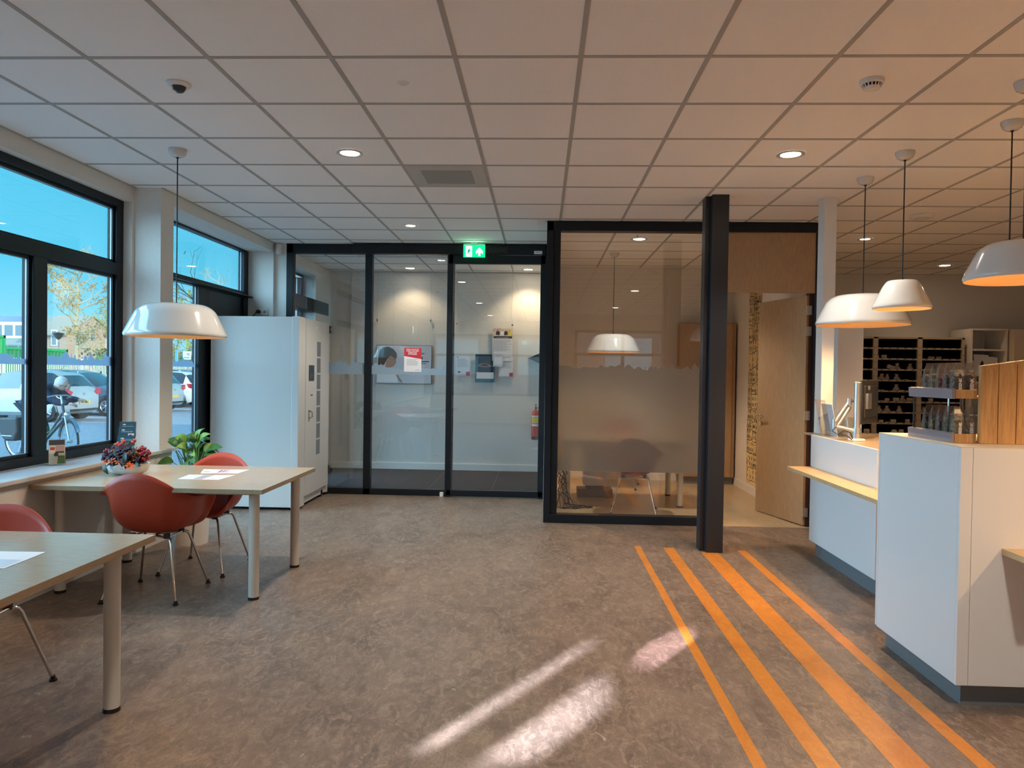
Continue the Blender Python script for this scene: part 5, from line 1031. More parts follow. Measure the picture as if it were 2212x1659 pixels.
# ================================================================ OUTSIDE
def make_car(label, paint, x, y, face, group=None, rear=True, hatch=True, L_=3.75, H_=1.47, plate=None):
    """face +1: nose towards +x; -1: tail towards +x. local +X is the nose"""
    t = thing('car', label, 'car', (x*1.088, y*1.088, -0.13), 0 if face > 0 else PI, group); Wd = 0.84; hL = L_/2
    # longitudinal stations: X, z_bottom, z_shoulder, z_top, half width, roof half width
    st = [(-hL, 0.42, 0.72, 0.78, 0.60, 0.55), (-hL+0.04, 0.28, 0.84, 0.90, 0.74, 0.66), (-hL+0.14, 0.22, 0.93, 1.02, 0.80, 0.66), (-hL+0.38, 0.20, 0.96, 1.34, 0.83, 0.60), (-hL+0.55, 0.19, 0.96, H_-0.04, 0.84, 0.58),
          (-0.75, 0.18, 0.95, H_, 0.84, 0.58), (-0.1, 0.18, 0.94, H_-0.01, 0.84, 0.58), (0.35, 0.18, 0.93, H_-0.09, 0.84, 0.58), (0.75, 0.18, 0.92, 1.18, 0.84, 0.63), (1.05, 0.19, 0.91, 0.985, 0.83, 0.70), (1.2, 0.2, 0.88, 0.95, 0.82, 0.70),
          (hL-0.25, 0.22, 0.76, 0.85, 0.79, 0.66), (hL-0.06, 0.28, 0.60, 0.70, 0.70, 0.60), (hL, 0.38, 0.50, 0.56, 0.60, 0.52)]
    NR = 13; vs = []
    for X, zb, zs, zt, w, wr in st:
        ring = [(-w*0.9, zb), (-w, zb+0.10), (-w*1.01, (zb+zs)/2), (-w*0.985, zs), (-(w*0.45+wr*0.55), (zs+zt)/2 if zt-zs > 0.15 else zs+(zt-zs)*0.4), (-wr, zt-0.03), (-wr*0.55, zt)]
        ring += [(wr*0.55, zt), (wr, zt-0.03), (-ring[4][0], ring[4][1]), (w*0.985, zs), (w*1.01, (zb+zs)/2), (w, zb+0.10), (w*0.9, zb)]
        vs += [(X, a, c) for a, c in ring]
    NR = 14; b = MB(); fs = []; ms = []
    for i in range(len(st)-1):
        for k in range(NR): 
            k2 = (k+1) % NR; fs.append((i*NR+k, i*NR+k2, (i+1)*NR+k2, (i+1)*NR+k)); X = (st[i][0]+st[i+1][0])/2
            tall = st[i][3]-st[i][2] > 0.05 or st[i+1][3]-st[i+1][2] > 0.2
            g = 0
            if k in (3, 4, 8, 9) and -hL+0.45 < X < 0.75: g = 1
            if k in (4, 5, 6, 7, 8) and 0.30 < X < 1.0: g = 1
            if k in (5, 6, 7) and -hL+0.10 < X < -hL+0.42: g = 1
            ms.append(g)
    b.add(vs, fs); b.m = ms; n0 = len(st)-1
    b.add([vs[k] for k in range(NR)], [tuple(range(NR))], 0); b.add([vs[n0*NR+k] for k in range(NR)], [tuple(range(NR))[::-1]], 0)
    # split into body and windows so each is its own part
    body = MB(); win = MB()
    for f, m_ in zip(b.f, b.m): (win if m_ else body).add([b.v[i] for i in f], [tuple(range(len(f)))], 0)
    bo = body.build('body', paint, t, smooth=38)
    md = bo.modifiers.new('smooth', 'SUBSURF'); md.levels = 0; md.render_levels = 0
    win.build('windows', 'car_glass', t, smooth=38)
    p = MB()
    for sg in (-1, 1):
        for X0, X1 in ((-0.62, -0.52), (0.28, 0.33)):
            i0 = 0.62; p.add([(X0, sg*0.835, 0.95), (X1, sg*0.835, 0.95), (X1-0.0, sg*0.60, H_-0.05), (X0-0.0, sg*0.60, H_-0.05)], [(0, 1, 2, 3)])
    p.build('door_pillar', paint, t, solid=0.02)
    for sg in (-1, 1):
        for X in (-hL+0.62, hL-0.70):
            w_ = MB(); w_.lathe([(0.20, -0.09), (0.305, -0.09), (0.315, -0.07), (0.315, 0.07), (0.305, 0.09), (0.20, 0.09)], n=32); wh = w_.build('wheel', 'tyre', t, smooth=40, loc=(X, sg*0.745, 0.315), rot=(PI/2, 0, 0))
            s_ = MB(); zf = 0.085 if sg < 0 else -0.085
            s_.lathe([(0.205, zf), (0.19, zf*0.8)], n=32)
            for k in range(7):
                a = 2*PI*k/7; da = 0.10; s_.add([(0.05*math.cos(a-0.4), 0.05*math.sin(a-0.4), zf), (0.195*math.cos(a-da), 0.195*math.sin(a-da), zf), (0.195*math.cos(a+da), 0.195*math.sin(a+da), zf), (0.05*math.cos(a+0.4), 0.05*math.sin(a+0.4), zf)], [(0, 1, 2, 3)])
            s_.ball((0, 0, zf*0.95), 0.05, 10, 5, sq=(1, 1, 0.3)); s_.build('rim', 'rim', wh, solid=0.012)
            a_ = MB(); a_.lathe([(0.36, -0.10), (0.372, 0.0), (0.36, 0.10)], n=32); vv = [(vx, vy, vz) for vx, vy, vz in a_.v]
            a_.v = [(X+vx, sg*0.76+vz*0.9, 0.315+max(vy, -0.12)) for vx, vy, vz in vv]; a_.build('wheel_arch', 'black_plastic', t)
    tl = MB()
    for sg in (-1, 1):
        tl = MB(); tl.prism([(sg*0.50, 0.86), (sg*0.80, 0.98), (sg*0.80, 0.80), (sg*0.60, 0.76)], -hL-0.002, -hL+0.30, 'x'); tl.build('tail_light', 'light_red', t, bevel=0.02)
        hl_ = MB(); hl_.prism([(sg*0.42, 0.62), (sg*0.76, 0.74), (sg*0.80, 0.62), (sg*0.5, 0.54)], hL-0.35, hL-0.03, 'x'); hl_.build('head_light', 'head_lamp', t, bevel=0.02)
    pb = MB(); F = Flat((-hL-0.012, 0.26, 0.50), (0, -1, 0), (0, 0, 1)); F.slab(pb, 0, 0, 0.52, 0.11, -0.01, 0.0, 0); F.rect(pb, 0, 0, 0.04, 0.11, 0.001, 2)
    if plate: F.text(pb, plate, 0.28, 0.054, 0.085, 0.002, 1, 0.003)
    pb.build('number_plate', ['plate_yellow', 'ink', 'sign_blue'], t)
    e_ = MB(); F = Flat((-hL-0.004, 0, 0.80), (0, -1, 0), (0, 0, 1)); F.poly(e_, [(0.07*math.cos(k*PI/10), 0.042*math.sin(k*PI/10)) for k in range(20)], 0.004, 0); F.poly(e_, [(0.055*math.cos(k*PI/10), 0.030*math.sin(k*PI/10)) for k in range(20)], 0.006, 1); F.poly(e_, [(-0.03, -0.028), (-0.018, -0.028), (-0.002, 0.028), (-0.014, 0.028)], 0.008, 0); F.poly(e_, [(0.01, -0.028), (0.022, -0.028), (0.034, 0.028), (0.022, 0.028)], 0.008, 0); F.rect(e_, -0.02, -0.004, 0.026, 0.004, 0.008, 0)
    e_.build('emblem', ['rim', paint], t)
    bm_ = MB(); bm_.box(-hL-0.02, -0.62, 0.30, -hL+0.1, 0.62, 0.36); bm_.build('bumper_strip', 'black_plastic', t, bevel=0.01)
    ww = MB(); ww.tube([(-hL+0.16, -0.02, 1.04), (-hL+0.17, 0.30, 1.07)], 0.012, 6); ww.build('wiper', 'black_plastic', t)
    an = MB(); an.tube([(-hL+0.75, 0, H_-0.01), (-hL+0.58, 0, H_+0.18)], 0.006, 5); an.build('antenna', 'black_plastic', t)
    return t
make_car('silver hatchback with its tail towards the window, behind the cyclist', 'car_silver', -14.15, 19.22, -1, plate='HF-478-L')
make_car('dark blue-grey car nose-on beside the silver hatchback', 'car_grey', -14.25, 21.85, 1, H_=1.50, L_=4.2)
make_car('car with a red tail light at the right edge of the big window', 'car_silver', -14.2, 24.2, -1)
make_car('white car seen in the narrow window, tail towards us', 'car_white', -14.6, 27.0, -1, plate='SXS-9')
make_car('grey car with alloy wheels seen in the narrow window', 'car_suv', -13.9, 26.5+2.4, 1, H_=1.55, L_=4.3)

# ---- palisade fence, containers, houses
t = thing('palisade_fence', 'white pointed palisade fence along the far side of the parking yard', 'fence', (-26.0, 30, -0.13))
b = MB()
for z in (0.5, 1.68): b.box(-0.03, -8, z, 0.03, 28, z+0.06)
b.build('rail', 'fence_white', t)
for seg_ in range(12):
    b = MB(); ys = -8+seg_*3
    for k in range(20):
        y = ys+k*0.15; b.prism([(y, 0.1), (y+0.065, 0.1), (y+0.065, 1.90), (y+0.0325, 2.0), (y, 1.90)], 0.03, 0.045, 'x')
    b.build('fence_panel', 'fence_white', t)
    b = MB(); b.box(-0.06, ys-0.05, 0, 0.02, ys+0.05, 2.05); b.build('post', 'fence_white', t)
def container(label, x, y0, y1, z0, z1, mark=None, dk=False):
    t = thing('container', label, 'container', (x, y0, z0-0.13)); L_ = y1-y0; H_ = z1-z0; b = MB(); n = int(L_/0.28)
    b.box(-2.4, 0, 0, -0.06, L_, H_, 0)
    for k in range(n): b.prism([(k*L_/n, -0.06), (k*L_/n+0.06, -0.02), (k*L_/n+0.16, -0.02), (k*L_/n+0.22, -0.06)], 0.12, H_-0.12, 'z')
    bb = MB(); bb.v = b.v[:8]; bb.f = b.f[:6]; bb.m = b.m[:6]
    for k in range(n):
        y = k*L_/n; bb.add([(-0.06, y, 0.1), (-0.01, y+0.05, 0.1), (-0.01, y+0.15, 0.1), (-0.06, y+0.2, 0.1), (-0.06, y, H_-0.1), (-0.01, y+0.05, H_-0.1), (-0.01, y+0.15, H_-0.1), (-0.06, y+0.2, H_-0.1)], [(0, 1, 5, 4), (1, 2, 6, 5), (2, 3, 7, 6)], 0)
    bb.build('wall', 'container_dark' if dk else 'container_green', t)
    f = MB()
    for q in ((0, 0, 0.15, H_), (L_-0.15, 0, L_, H_), (0, 0, L_, 0.14), (0, H_-0.14, L_, H_)): f.box(-0.08, q[0], q[1], 0.02, q[2], q[3])
    f.build('frame', 'container_green', t)
    if mark:
        F = Flat((0.03, L_-0.9, H_*0.8), (0, 1, 0), (0, 0, 1)); m_ = MB()
        for (a, c, w, h) in mark: F.rect(m_, a-L_*0, c-H_*0.8, a+w, c+h-H_*0.8, 0.0, 0)
        F.text(m_, '6', 0.70, -0.95, 0.42, 0.0, 0, 0.01); m_.build('marking', 'white_ink', t)
container('tall green container at the far left behind the fence', -27.6, 31.0, 36.2, 0, 3.15, mark=((-0.9, 2.72, 0.55, 0.3),))
container('lower green container behind the fence, left of the tree', -28.2, 36.5, 42.0, 0, 2.60, dk=True)
container('green container behind the fence, seen in the narrow window', -27.5, 47.5, 55, 0, 2.5)
def house(label, x, y, w, d_, he, hr, mats, rz=0, windows=(), dormers=(), solar=False, ridge='x'):
    t = thing('house', label, 'house', (x, y, -0.13), rz); b = MB(); b.box(0, 0, 0, w, d_, he); b.prism([(0, he), (d_, he), (d_/2, hr)], 0.05, w-0.05, 'x')
    b.build('wall', mats[0], t)
    r = MB(); ov = 0.3; k = (hr-he)/(d_/2); th = 0.15
    r.prism([(-ov, he-ov*k), (d_/2, hr), (d_/2, hr+th), (-ov, he-ov*k+th)], -0.1, w+0.1, 'x'); r.prism([(d_/2, hr), (d_+ov, he-ov*k), (d_+ov, he-ov*k+th), (d_/2, hr+th)], -0.1, w+0.1, 'x'); r.build('roof', mats[1], t)
    for x0, z0, x1, z1, side in windows:
        f = MB(); g = MB()
        if side == 'f':
            f.box(x0, -0.06, z0, x1, 0.02, z1); ww = (x1-x0); n = max(1, round(ww/0.9))
            for i in range(n): g.box(x0+0.1+i*ww/n, -0.08, z0+0.1, x0+(i+1)*ww/n-0.1, -0.06, z1-0.1)
        else:
            f.box(w-0.02, x0, z0, w+0.06, x1, z1); g.box(w+0.06, x0+0.08, z0+0.08, w+0.08, x1-0.08, z1-0.08)
        fo = f.build('window', 'house_white', t); g.build('window_glass', 'house_glass', fo)
    for x0, x1 in dormers:
        z0 = he+0.5; z1 = hr-0.7; f = MB(); y0 = (z0-he)/k; f.box(x0, y0-0.25, z0, x1, d_/2, z1); dd = f.build('dormer', 'house_white', t); g = MB(); n = max(1, round((x1-x0)/1.0))
        for i in range(n): g.box(x0+0.15+i*(x1-x0)/n, y0-0.28, z0+0.25, x0+(i+1)*(x1-x0)/n-0.12, y0-0.25, z1-0.3)
        g.build('window_glass', 'house_glass', dd)
    if solar:
        s_ = MB(); yy = d_/2; s_.add([(0.3, yy-1.6, hr-1.6*k+0.2), (w-1.2, yy-1.6, hr-1.6*k+0.2), (w-1.2, yy-0.2, hr-0.2*k+0.2), (0.3, yy-0.2, hr-0.2*k+0.2)], [(0, 1, 2, 3)]); s_.build('solar_panel', 'solar', t, solid=0.05)
    return t
house('terraced house with dormers and dark solar panels on its roof, far left', -58.5, 66.5, 10.5, 7.0, 3.7, 6.45, ('brick', 'roof_grey'), dormers=((1.2, 5.2), (6.2, 9.4)), windows=((1.0, 1.3, 4.0, 3.0, 'f'), (8.0, 3.05, 10.2, 3.75, 'f')), solar=True)
house('brick house with bare gable behind the tall tree', -47.8, 66.0, 3.4, 8.0, 4.6, 6.5, ('brick', 'roof_tile'), windows=((3.4, 4.2, 4.2, 5.4, 's'), (1.9, 3.5, 2.5, 5.0, 'f')))
house('long white-fronted row house behind the yellow-green tree', -44.6, 72.0, 3.0, 8.0, 4.9, 6.3, ('house_white', 'roof_tile'), windows=((0.6, 3.2, 2.4, 4.6, 'f'),))

# ---- trees
def tree(name, label, x, y, h, r, bark, leafm, nb, seed, trunk_r=0.09, leaf_n=900, first=0.32, leaf_s=0.09, up_=0.55, ball_=None):
    rr = random.Random(seed); t = thing(name, label, 'tree', (x, y, -0.13)); tips = []
    tk = MB(); pts = [Vector((0, 0, 0))]; 
    for i in range(1, 9): pts.append(pts[-1]+Vector((rr.uniform(-0.08, 0.08), rr.uniform(-0.08, 0.08), h*0.9/8)))
    tk.tube(pts, [trunk_r*(1-0.85*i/8) for i in range(9)], 8); tk.build('trunk', bark, t, smooth=60)
    bt = MB()
    def grow(p, d, L_, rad, lev):
        q = p; pp = [p]
        for i in range(3): d = (d+Vector((rr.uniform(-0.25, 0.25), rr.uniform(-0.25, 0.25), rr.uniform(-0.1, 0.22)))).normalized(); q = q+d*L_/3; pp.append(q)
        bt.tube(pp, [rad, rad*0.8, rad*0.6, rad*0.4], 5 if lev < 2 else 3, cap=False)
        tips.extend(pp[1:] if lev > 1 else pp[2:])
        if lev < 3:
            for k in range(3 if lev else 4): dd = (d+Vector((rr.uniform(-0.9, 0.9), rr.uniform(-0.9, 0.9), rr.uniform(-0.4, 0.6)))).normalized(); grow(pp[rr.choice((1, 2, 3))], dd, L_*rr.uniform(0.5, 0.72), rad*0.5, lev+1)
    for k in range(nb):
        s = first+(0.95-first)*k/(nb-1); i = min(7, int(s*8)); p = pts[i].lerp(pts[i+1], s*8-i) if i < 8 else pts[8]; a = rr.uniform(0, 2*PI); sh = math.sin(PI*min(1, (s-first)/(1-first)*0.8+0.2))
        grow(p, Vector((math.cos(a), math.sin(a), up_)).normalized(), r*(0.45+0.55*sh)*0.62, trunk_r*0.35, 0)
    bt.build('branches', bark, t)
    lf = MB()
    for k in range(leaf_n):
        p = rr.choice(tips)+Vector((rr.gauss(0, 0.09), rr.gauss(0, 0.09), rr.gauss(-0.03, 0.09))); a = Vector((rr.gauss(0, 1), rr.gauss(0, 1), rr.gauss(0, 1))).normalized()*leaf_s; c = Vector((rr.gauss(0, 1), rr.gauss(0, 1), rr.gauss(0, 1))).normalized()*leaf_s*0.5
        lf.add([p-a, p+c, p+a, p-c], [(0, 1, 2, 3)])
    lf.build('foliage', leafm, t); return t
tree('street_tree', 'tall slim tree with sparse brown leaves behind the fence', -28.9, 43.6, 8.9, 2.7, 'bark', 'leaf_brown', 15, 5, trunk_r=0.15, leaf_n=2300, leaf_s=0.085)
tree('street_tree', 'dense low tree with yellow-green branches right of the tall one', -26.9, 44.8, 4.6, 3.0, 'bark_yellow', 'leaf_olive', 14, 9, trunk_r=0.12, leaf_n=1500, first=0.2, leaf_s=0.05, up_=0.9)
tree('street_tree', 'bushy tree at the right edge of the big window, brownish top', -25.6, 47.0, 7.0, 2.6, 'bark', 'leaf_brown', 13, 14, trunk_r=0.1, leaf_n=1500, leaf_s=0.07, first=0.3)
tree('street_tree', 'bare tree seen through the top of the narrow window', -16.3, 35.6, 6.9, 1.9, 'bark', 'leaf_brown', 10, 22, trunk_r=0.07, leaf_n=90, leaf_s=0.05)
tree('street_tree', 'dense shrubby tree behind the container in the narrow window', -30.2, 61.0, 6.4, 4.6, 'bark_yellow', 'leaf_olive', 16, 31, trunk_r=0.12, leaf_n=5200, first=0.10, leaf_s=0.12)
tree('street_tree', 'bare tree outside the lobby door', -6.3, 15.6, 6.0, 2.0, 'bark_dark', 'leaf_brown', 11, 41, trunk_r=0.08, leaf_n=20)
b = MB(); rr = random.Random(2)
for k in range(5200):
    x, y, z = rr.uniform(-26.5, -24.0), rr.uniform(44, 62), rr.uniform(0, 2.6)**1; a = Vector((rr.gauss(0, 1), rr.gauss(0, 1), rr.gauss(0, 1))).normalized()*0.11; c = a.orthogonal().normalized()*0.07; p = Vector((x-2.5, y, z)); b.add([p-a, p+c, p+a, p-c], [(0, 1, 2, 3)])
tag(b.build('hedge', 'hedge', kind='stuff'), 'loose hedge behind the palisade fence below the trees', 'hedge')
t = thing('street_lamp', 'grey street lamp with conical head beside the tall tree', 'street lamp', (-29.6, 43.2, -0.13)); b = MB(); b.cyl((0, 0, 0), (0, 0, 3.25), 0.05, n=10); b.build('pole', 'ink_grey', t); b = MB(); b.lathe([(0.08, 3.25), (0.16, 3.35), (0.34, 3.62), (0.30, 3.66), (0.02, 3.70)], n=20); b.build('lamp_head', 'dark_grey', t, smooth=50)
t = thing('blue_banner', 'narrow blue upright banner seen in the narrow window', 'banner', (-16.6, 32.3, -0.13)); b = MB(); b.cyl((0.05, 0, 0), (0.05, 0, 2.45), 0.025, n=8); b.build('pole', 'ink_grey', t); b = MB(); b.box(-0.06, -0.01, 1.72, 0.06, 0.01, 2.42); b.build('flag', 'banner_blue', t)
t = thing('yard_sign', 'white square sign on a post seen in the narrow window', 'sign', (-18.6, 37.3, -0.13)); b = MB(); b.cyl((0, 0.03, 0), (0, 0.03, 2.4), 0.03, n=8); b.build('post', 'ink_grey', t); b = MB(); F = Flat((-0.22, 0, 2.06), (1, 0, 0), (0, 0, 1)); F.slab(b, 0, 0, 0.42, 0.42, -0.02, 0, 0); F.text(b, 'P', 0.12, 0.28, 0.2, 0.002, 1); F.rect(b, 0.2, 0.2, 0.36, 0.34, 0.002, 1); F.rect(b, 0.05, 0.06, 0.36, 0.13, 0.002, 2); b.build('board', ['paper', 'ink_grey', 'banner_blue'], t)

# ---- bicycle, panniers and the bent-over person beside it
Bk = thing('bicycle', 'dark city bicycle with silver mudguards, held by the bending person', 'bicycle', (-8.87, 11.99, -0.13), math.atan2(-0.25, 0.97))
def wheel(x, steer=0.0):
    w = MB(); n = 40
    for R, r in ((0.335, 0.019),):
        vs = []
        for i in range(n):
            a = 2*PI*i/n
            for k in range(8): q = 2*PI*k/8; vs.append(((R+r*math.cos(q))*math.cos(a), r*math.sin(q), (R+r*math.cos(q))*math.sin(a)))
        w.add(vs, [(i*8+k, i*8+(k+1) % 8, ((i+1) % n)*8+(k+1) % 8, ((i+1) % n)*8+k) for i in range(n) for k in range(8)])
    wo = w.build('wheel', 'tyre', Bk, smooth=60, loc=(x, 0, 0.354), rot=(0, 0, steer))
    s = MB()
    for i in range(14): a = 2*PI*i/14; s.cyl((0.02*math.cos(a), 0.02*(-1)**i, 0.02*math.sin(a)), (0.31*math.cos(a), 0, 0.31*math.sin(a)), 0.0022, n=4)
    vs = []
    for i in range(n):
        a = 2*PI*i/n; vs += [(0.318*math.cos(a), -0.013, 0.318*math.sin(a)), (0.300*math.cos(a), 0, 0.300*math.sin(a)), (0.318*math.cos(a), 0.013, 0.318*math.sin(a))]
    s.add(vs, [(i*3+k, i*3+k+1, ((i+1) % n)*3+k+1, ((i+1) % n)*3+k) for i in range(n) for k in (0, 1)]); s.cyl((0, -0.05, 0), (0, 0.05, 0), 0.022, n=12); s.build('spokes', 'alu', wo)
    m_ = MB(); vs = []
    a0, a1 = (0.15*PI, 0.95*PI)
    for i in range(15):
        a = a0+(a1-a0)*i/14; vs += [(0.385*math.cos(a), -0.028, 0.385*math.sin(a)), (0.392*math.cos(a), 0, 0.392*math.sin(a)), (0.385*math.cos(a), 0.028, 0.385*math.sin(a))]
    m_.add(vs, [(i*3+k, i*3+k+1, i*3+k+4, i*3+k+3) for i in range(14) for k in (0, 1)]); m_.build('mudguard', 'alu', wo, solid=0.003)
wheel(0.0); wheel(1.07, -0.35)
f = MB(); f.tube([(1.07, 0, 0.354), (1.02, 0, 0.55), (0.965, 0, 0.80)], 0.017, 8); f.build('fork', 'alu', Bk, smooth=60)
f = MB(); f.tube([(0.955, 0, 0.78), (0.915, 0, 0.98)], 0.022, 10); f.tube([(0.95, 0, 0.72), (0.60, 0, 0.40), (0.42, 0, 0.30)], 0.028, 10); f.tube([(0.93, 0, 0.84), (0.66, 0, 0.50), (0.40, 0, 0.42)], 0.018, 8); f.tube([(0.42, 0, 0.30), (0.30, 0, 0.80)], 0.017, 8)
for sg in (-1, 1): f.tube([(0.42, 0.02*sg, 0.30), (0, 0.06*sg, 0.354)], 0.010, 6); f.tube([(0.33, 0.02*sg, 0.72), (0, 0.06*sg, 0.354)], 0.008, 6)
f.build('frame', 'bike_frame', Bk, smooth=60)
f = MB(); f.tube([(0.912, 0, 0.97), (0.895, 0, 1.06), (0.88, 0, 1.12)], 0.016, 8); f.build('stem', 'alu', Bk, smooth=60)
f = MB(); f.tube([(0.70, -0.28, 1.06), (0.82, -0.25, 1.09), (0.885, -0.10, 1.12), (0.89, 0, 1.12), (0.885, 0.10, 1.12), (0.82, 0.25, 1.09), (0.70, 0.28, 1.06)], 0.012, 8); f.build('handlebar', 'alu', Bk, smooth=60)
f = MB(); f.ball((0.28, 0, 0.86), 0.13, 14, 8, sq=(1.05, 0.75, 0.38)); f.build('saddle', 'bag_black', Bk, smooth=60)
f = MB(); f.lathe([(0.03, -0.008), (0.09, -0.008), (0.09, 0.008), (0.03, 0.008)], n=24); f.v = [(0.42+a, c-0.05, 0.30+d_) for a, d_, c in f.v]; f.tube([(0.42, -0.09, 0.30), (0.50, -0.09, 0.16)], 0.012, 6); f.box(0.46, -0.19, 0.145, 0.56, -0.09, 0.17); f.tube([(0.42, 0.06, 0.30), (0.34, 0.08, 0.44)], 0.012, 6); f.box(0.29, 0.08, 0.43, 0.39, 0.18, 0.455); f.build('crank', 'dark_grey', Bk)
f = MB(); f.box(-0.20, -0.07, 0.74, 0.24, 0.07, 0.755); f.tube([(0.0, -0.07, 0.75), (0, -0.07, 0.36)], 0.006, 5); f.tube([(0.0, 0.07, 0.75), (0, 0.07, 0.36)], 0.006, 5); f.build('carrier', 'dark_grey', Bk)
f = MB(); f.ball((-0.24, 0, 0.66), 0.035, 10, 6, sq=(0.6, 1.4, 0.8)); f.build('tail_light', 'light_red', Bk, smooth=60); f = MB(); f.ball((1.02, 0, 0.80), 0.05, 12, 8); f.build('head_light', 'alu', Bk, smooth=60)
for sg, lb in ((-1, 'near side'), (1, 'far side')):
    t = thing('pannier_bag', 'black pannier bag hanging on the %s of the bicycle carrier' % lb, 'bag', (-8.87, 11.99, -0.13), math.atan2(-0.25, 0.97)); y0, y1 = (sg*0.10, sg*0.24)
    b = MB(); b.prism([(-0.24, 0.72), (-0.16, 0.42), (-0.06, 0.34), (0.14, 0.34), (0.22, 0.50), (0.20, 0.74)], y0, y1, 'y'); b.build('body', 'bag_black', t, bevel=0.03); b = MB(); b.tube([(-0.20, y1, 0.72), (-0.27, y1, 0.60), (-0.26, y1, 0.50), (-0.18, y1, 0.46)], 0.010, 6); b.build('strap', 'bag_black', t); b = MB(); b.box(-0.13, y1-0.001*sg, 0.42, 0.10, y1+0.004*sg, 0.435); b.build('reflective_strip', 'rim', t)
# person
Pn = thing('person', 'grey-haired person in a dark blue jacket bending over the bicycle handlebar, backpack on', 'person', (-8.84, 12.22, -0.13))
def skin(name, pts, edges, rad, m_, parent, sub=2, root=0):
    me = bpy.data.meshes.new(name); me.from_pydata([tuple(p) for p in pts], edges, []); me.materials.append(M[m_]); o = bpy.data.objects.new(name, me); COL.objects.link(o); o.parent = parent
    md = o.modifiers.new('skin', 'SKIN'); md.use_smooth_shade = True
    for i, r in enumerate(rad):
        sv = me.skin_vertices[0].data[i]; sv.radius = (r, r) if not isinstance(r, tuple) else r; sv.use_root = (i == root)
    s = o.modifiers.new('sub', 'SUBSURF'); s.levels = sub; s.render_levels = sub; return o
# body: pelvis 0, spine, chest, neck ; arms; legs (one continuous surface, clothed)
P = [(0.0, 0, 0.90), (0.13, -0.02, 1.06), (0.30, -0.05, 1.20), (0.42, -0.07, 1.27), (0.50, -0.08, 1.28),
     (0.37, -0.25, 1.20), (0.62, -0.30, 1.00), (0.84, -0.27, 0.98), (0.34, 0.12, 1.20), (0.58, 0.14, 1.02), (0.78, 0.10, 1.03),
     (0.0, -0.11, 0.84), (0.07, -0.13, 0.47), (-0.06, -0.14, 0.10), (0.0, 0.11, 0.84), (0.16, 0.13, 0.48), (0.06, 0.14, 0.10)]
E_ = [(0, 1), (1, 2), (2, 3), (3, 4), (3, 5), (5, 6), (6, 7), (3, 8), (8, 9), (9, 10), (0, 11), (11, 12), (12, 13), (0, 14), (14, 15), (15, 16)]
Rr = [0.155, 0.16, 0.165, 0.13, 0.062, 0.080, 0.060, 0.042, 0.080, 0.060, 0.042, 0.105, 0.075, 0.055, 0.105, 0.075, 0.055]
body = skin('body', P, E_, Rr, 'trousers', Pn)
b = MB()
jk = skin('jacket', [(0.03, 0, 0.96), (0.13, -0.02, 1.07), (0.30, -0.05, 1.205), (0.41, -0.07, 1.27), (0.37, -0.25, 1.20), (0.62, -0.30, 1.00), (0.80, -0.272, 0.982), (0.34, 0.12, 1.20), (0.58, 0.14, 1.02), (0.74, 0.108, 1.03), (-0.05, 0, 0.88)],
          [(0, 1), (1, 2), (2, 3), (3, 4), (4, 5), (5, 6), (3, 7), (7, 8), (8, 9), (0, 10)], [0.172, 0.178, 0.182, 0.142, 0.092, 0.072, 0.054, 0.092, 0.072, 0.054, 0.178], 'jacket', Pn)
b = MB(); hc = Vector((0.61, -0.09, 1.30)); b.ball(tuple(hc), 0.10, 20, 14, sq=(1.05, 0.80, 1.12)); b.ball((0.70, -0.09, 1.245), 0.05, 12, 8, sq=(0.8, 0.85, 1.0)); b.ball((0.715, -0.09, 1.285), 0.018, 8, 6, sq=(1.4, 0.7, 1)); b.cyl((0.48, -0.08, 1.27), (0.58, -0.09, 1.28), 0.052, n=14)
for sg in (-1, 1): b.ball((0.605, -0.09+sg*0.082, 1.275), 0.028, 10, 6, sq=(0.7, 0.35, 1.1))
b.build('head', 'skin', Pn, smooth=60)
b = MB(); b.ball((0.590, -0.09, 1.325), 0.106, 20, 12, sq=(1.06, 0.86, 1.05)); b.build('hair', 'hair_grey', Pn, smooth=60)
b = MB(); b.tube([(0.60, -0.175, 1.29), (0.69, -0.155, 1.265), (0.705, -0.12, 1.262), (0.705, -0.06, 1.262), (0.69, -0.03, 1.265), (0.60, -0.005, 1.29)], 0.004, 5)
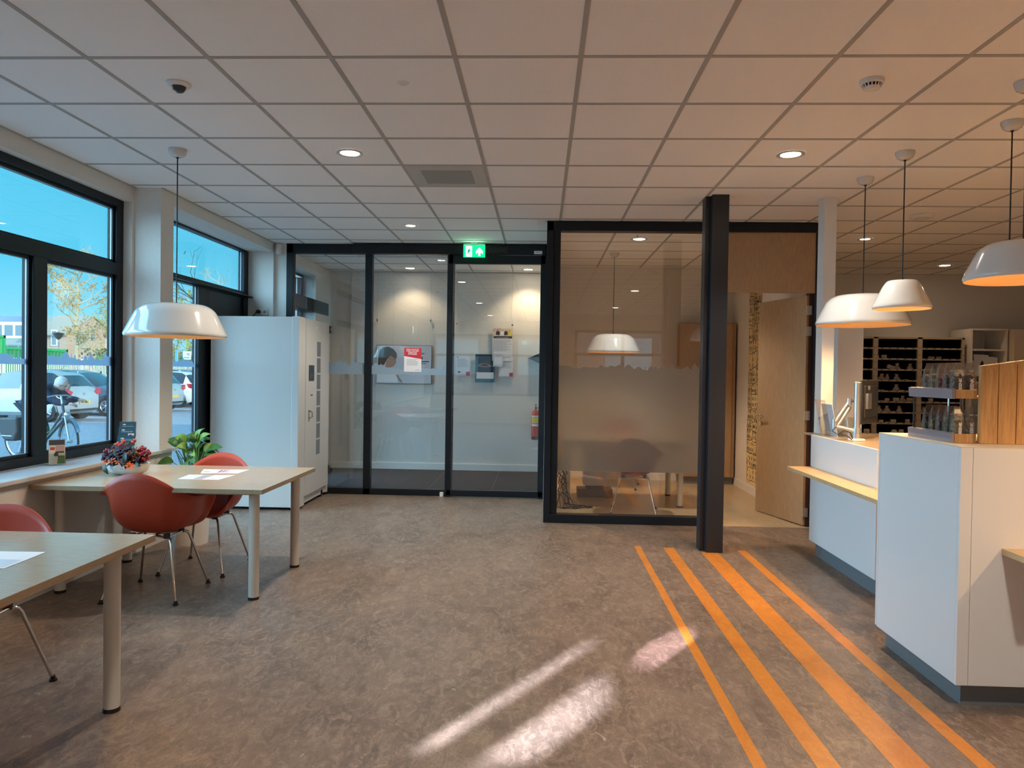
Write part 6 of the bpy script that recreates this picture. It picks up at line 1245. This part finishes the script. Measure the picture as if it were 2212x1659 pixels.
for sg in (-1, 1): b.box(0.700, -0.09+sg*0.032-0.02, 1.247, 0.704, -0.09+sg*0.032+0.02, 1.275)
b.build('glasses', 'ink', Pn)
for (x, y, z), sg in (((0.86, -0.268, 0.975), 1), ((0.80, 0.098, 1.03), -1)):
    pts = [(x-0.02, y, z), (x+0.05, y, z-0.01)]; ed = [(0, 1)]; rd = [0.028, 0.034]
    for k in range(4): o_ = len(pts); yy = y+(-0.027+0.018*k); L1 = (0.032, 0.038, 0.036, 0.028)[k]; pts += [(x+0.075, yy, z-0.012), (x+0.075+L1, yy, z-0.03), (x+0.075+L1*1.1, yy, z-0.062)]; ed += [(1, o_), (o_, o_+1), (o_+1, o_+2)]; rd += [0.0095, 0.0085, 0.0075]
    o_ = len(pts); pts += [(x+0.02, y+sg*0.034, z-0.02), (x+0.05, y+sg*0.046, z-0.045), (x+0.072, y+sg*0.036, z-0.06)]; ed += [(0, o_), (o_, o_+1), (o_+1, o_+2)]; rd += [0.012, 0.010, 0.008]
    skin('hand', pts, ed, rd, 'skin', Pn, 1)
for y, x in ((-0.14, -0.06), (0.14, 0.06)):
    b = MB(); b.prism([(x-0.10, 0.0), (x+0.17, 0.0), (x+0.175, 0.035), (x+0.06, 0.085), (x+0.05, 0.12), (x-0.07, 0.12), (x-0.10, 0.05)], y-0.045, y+0.045, 'y'); b.build('shoe', 'black_plastic', Pn, bevel=0.015)
b = MB(); b.prism([(-0.06, 1.10), (0.02, 1.36), (0.20, 1.40), (0.24, 1.30), (0.04, 1.08)], -0.16, 0.10, 'y'); tag(b.build('backpack', 'bag_black', loc=(-8.84, 12.22, -0.13), bevel=0.04), 'dark backpack on the back of the bending person', 'backpack')
# facade across the street behind the camera (seen only mirrored in the panes)
t = thing('brick_house', 'pinkish brick house across the street, seen only as a reflection in the glass', 'house', (0, -14, 0)); b = MB(); b.box(-12, -1, 0, 12, 0, 5.5); b.build('wall', 'brick_pink', t)
for x in (-8, -4.5, -1, 2.5, 6): b = MB(); b.box(x, 0, 1.4, x+1.8, 0.05, 2.9); b.build('window', 'house_white', t)
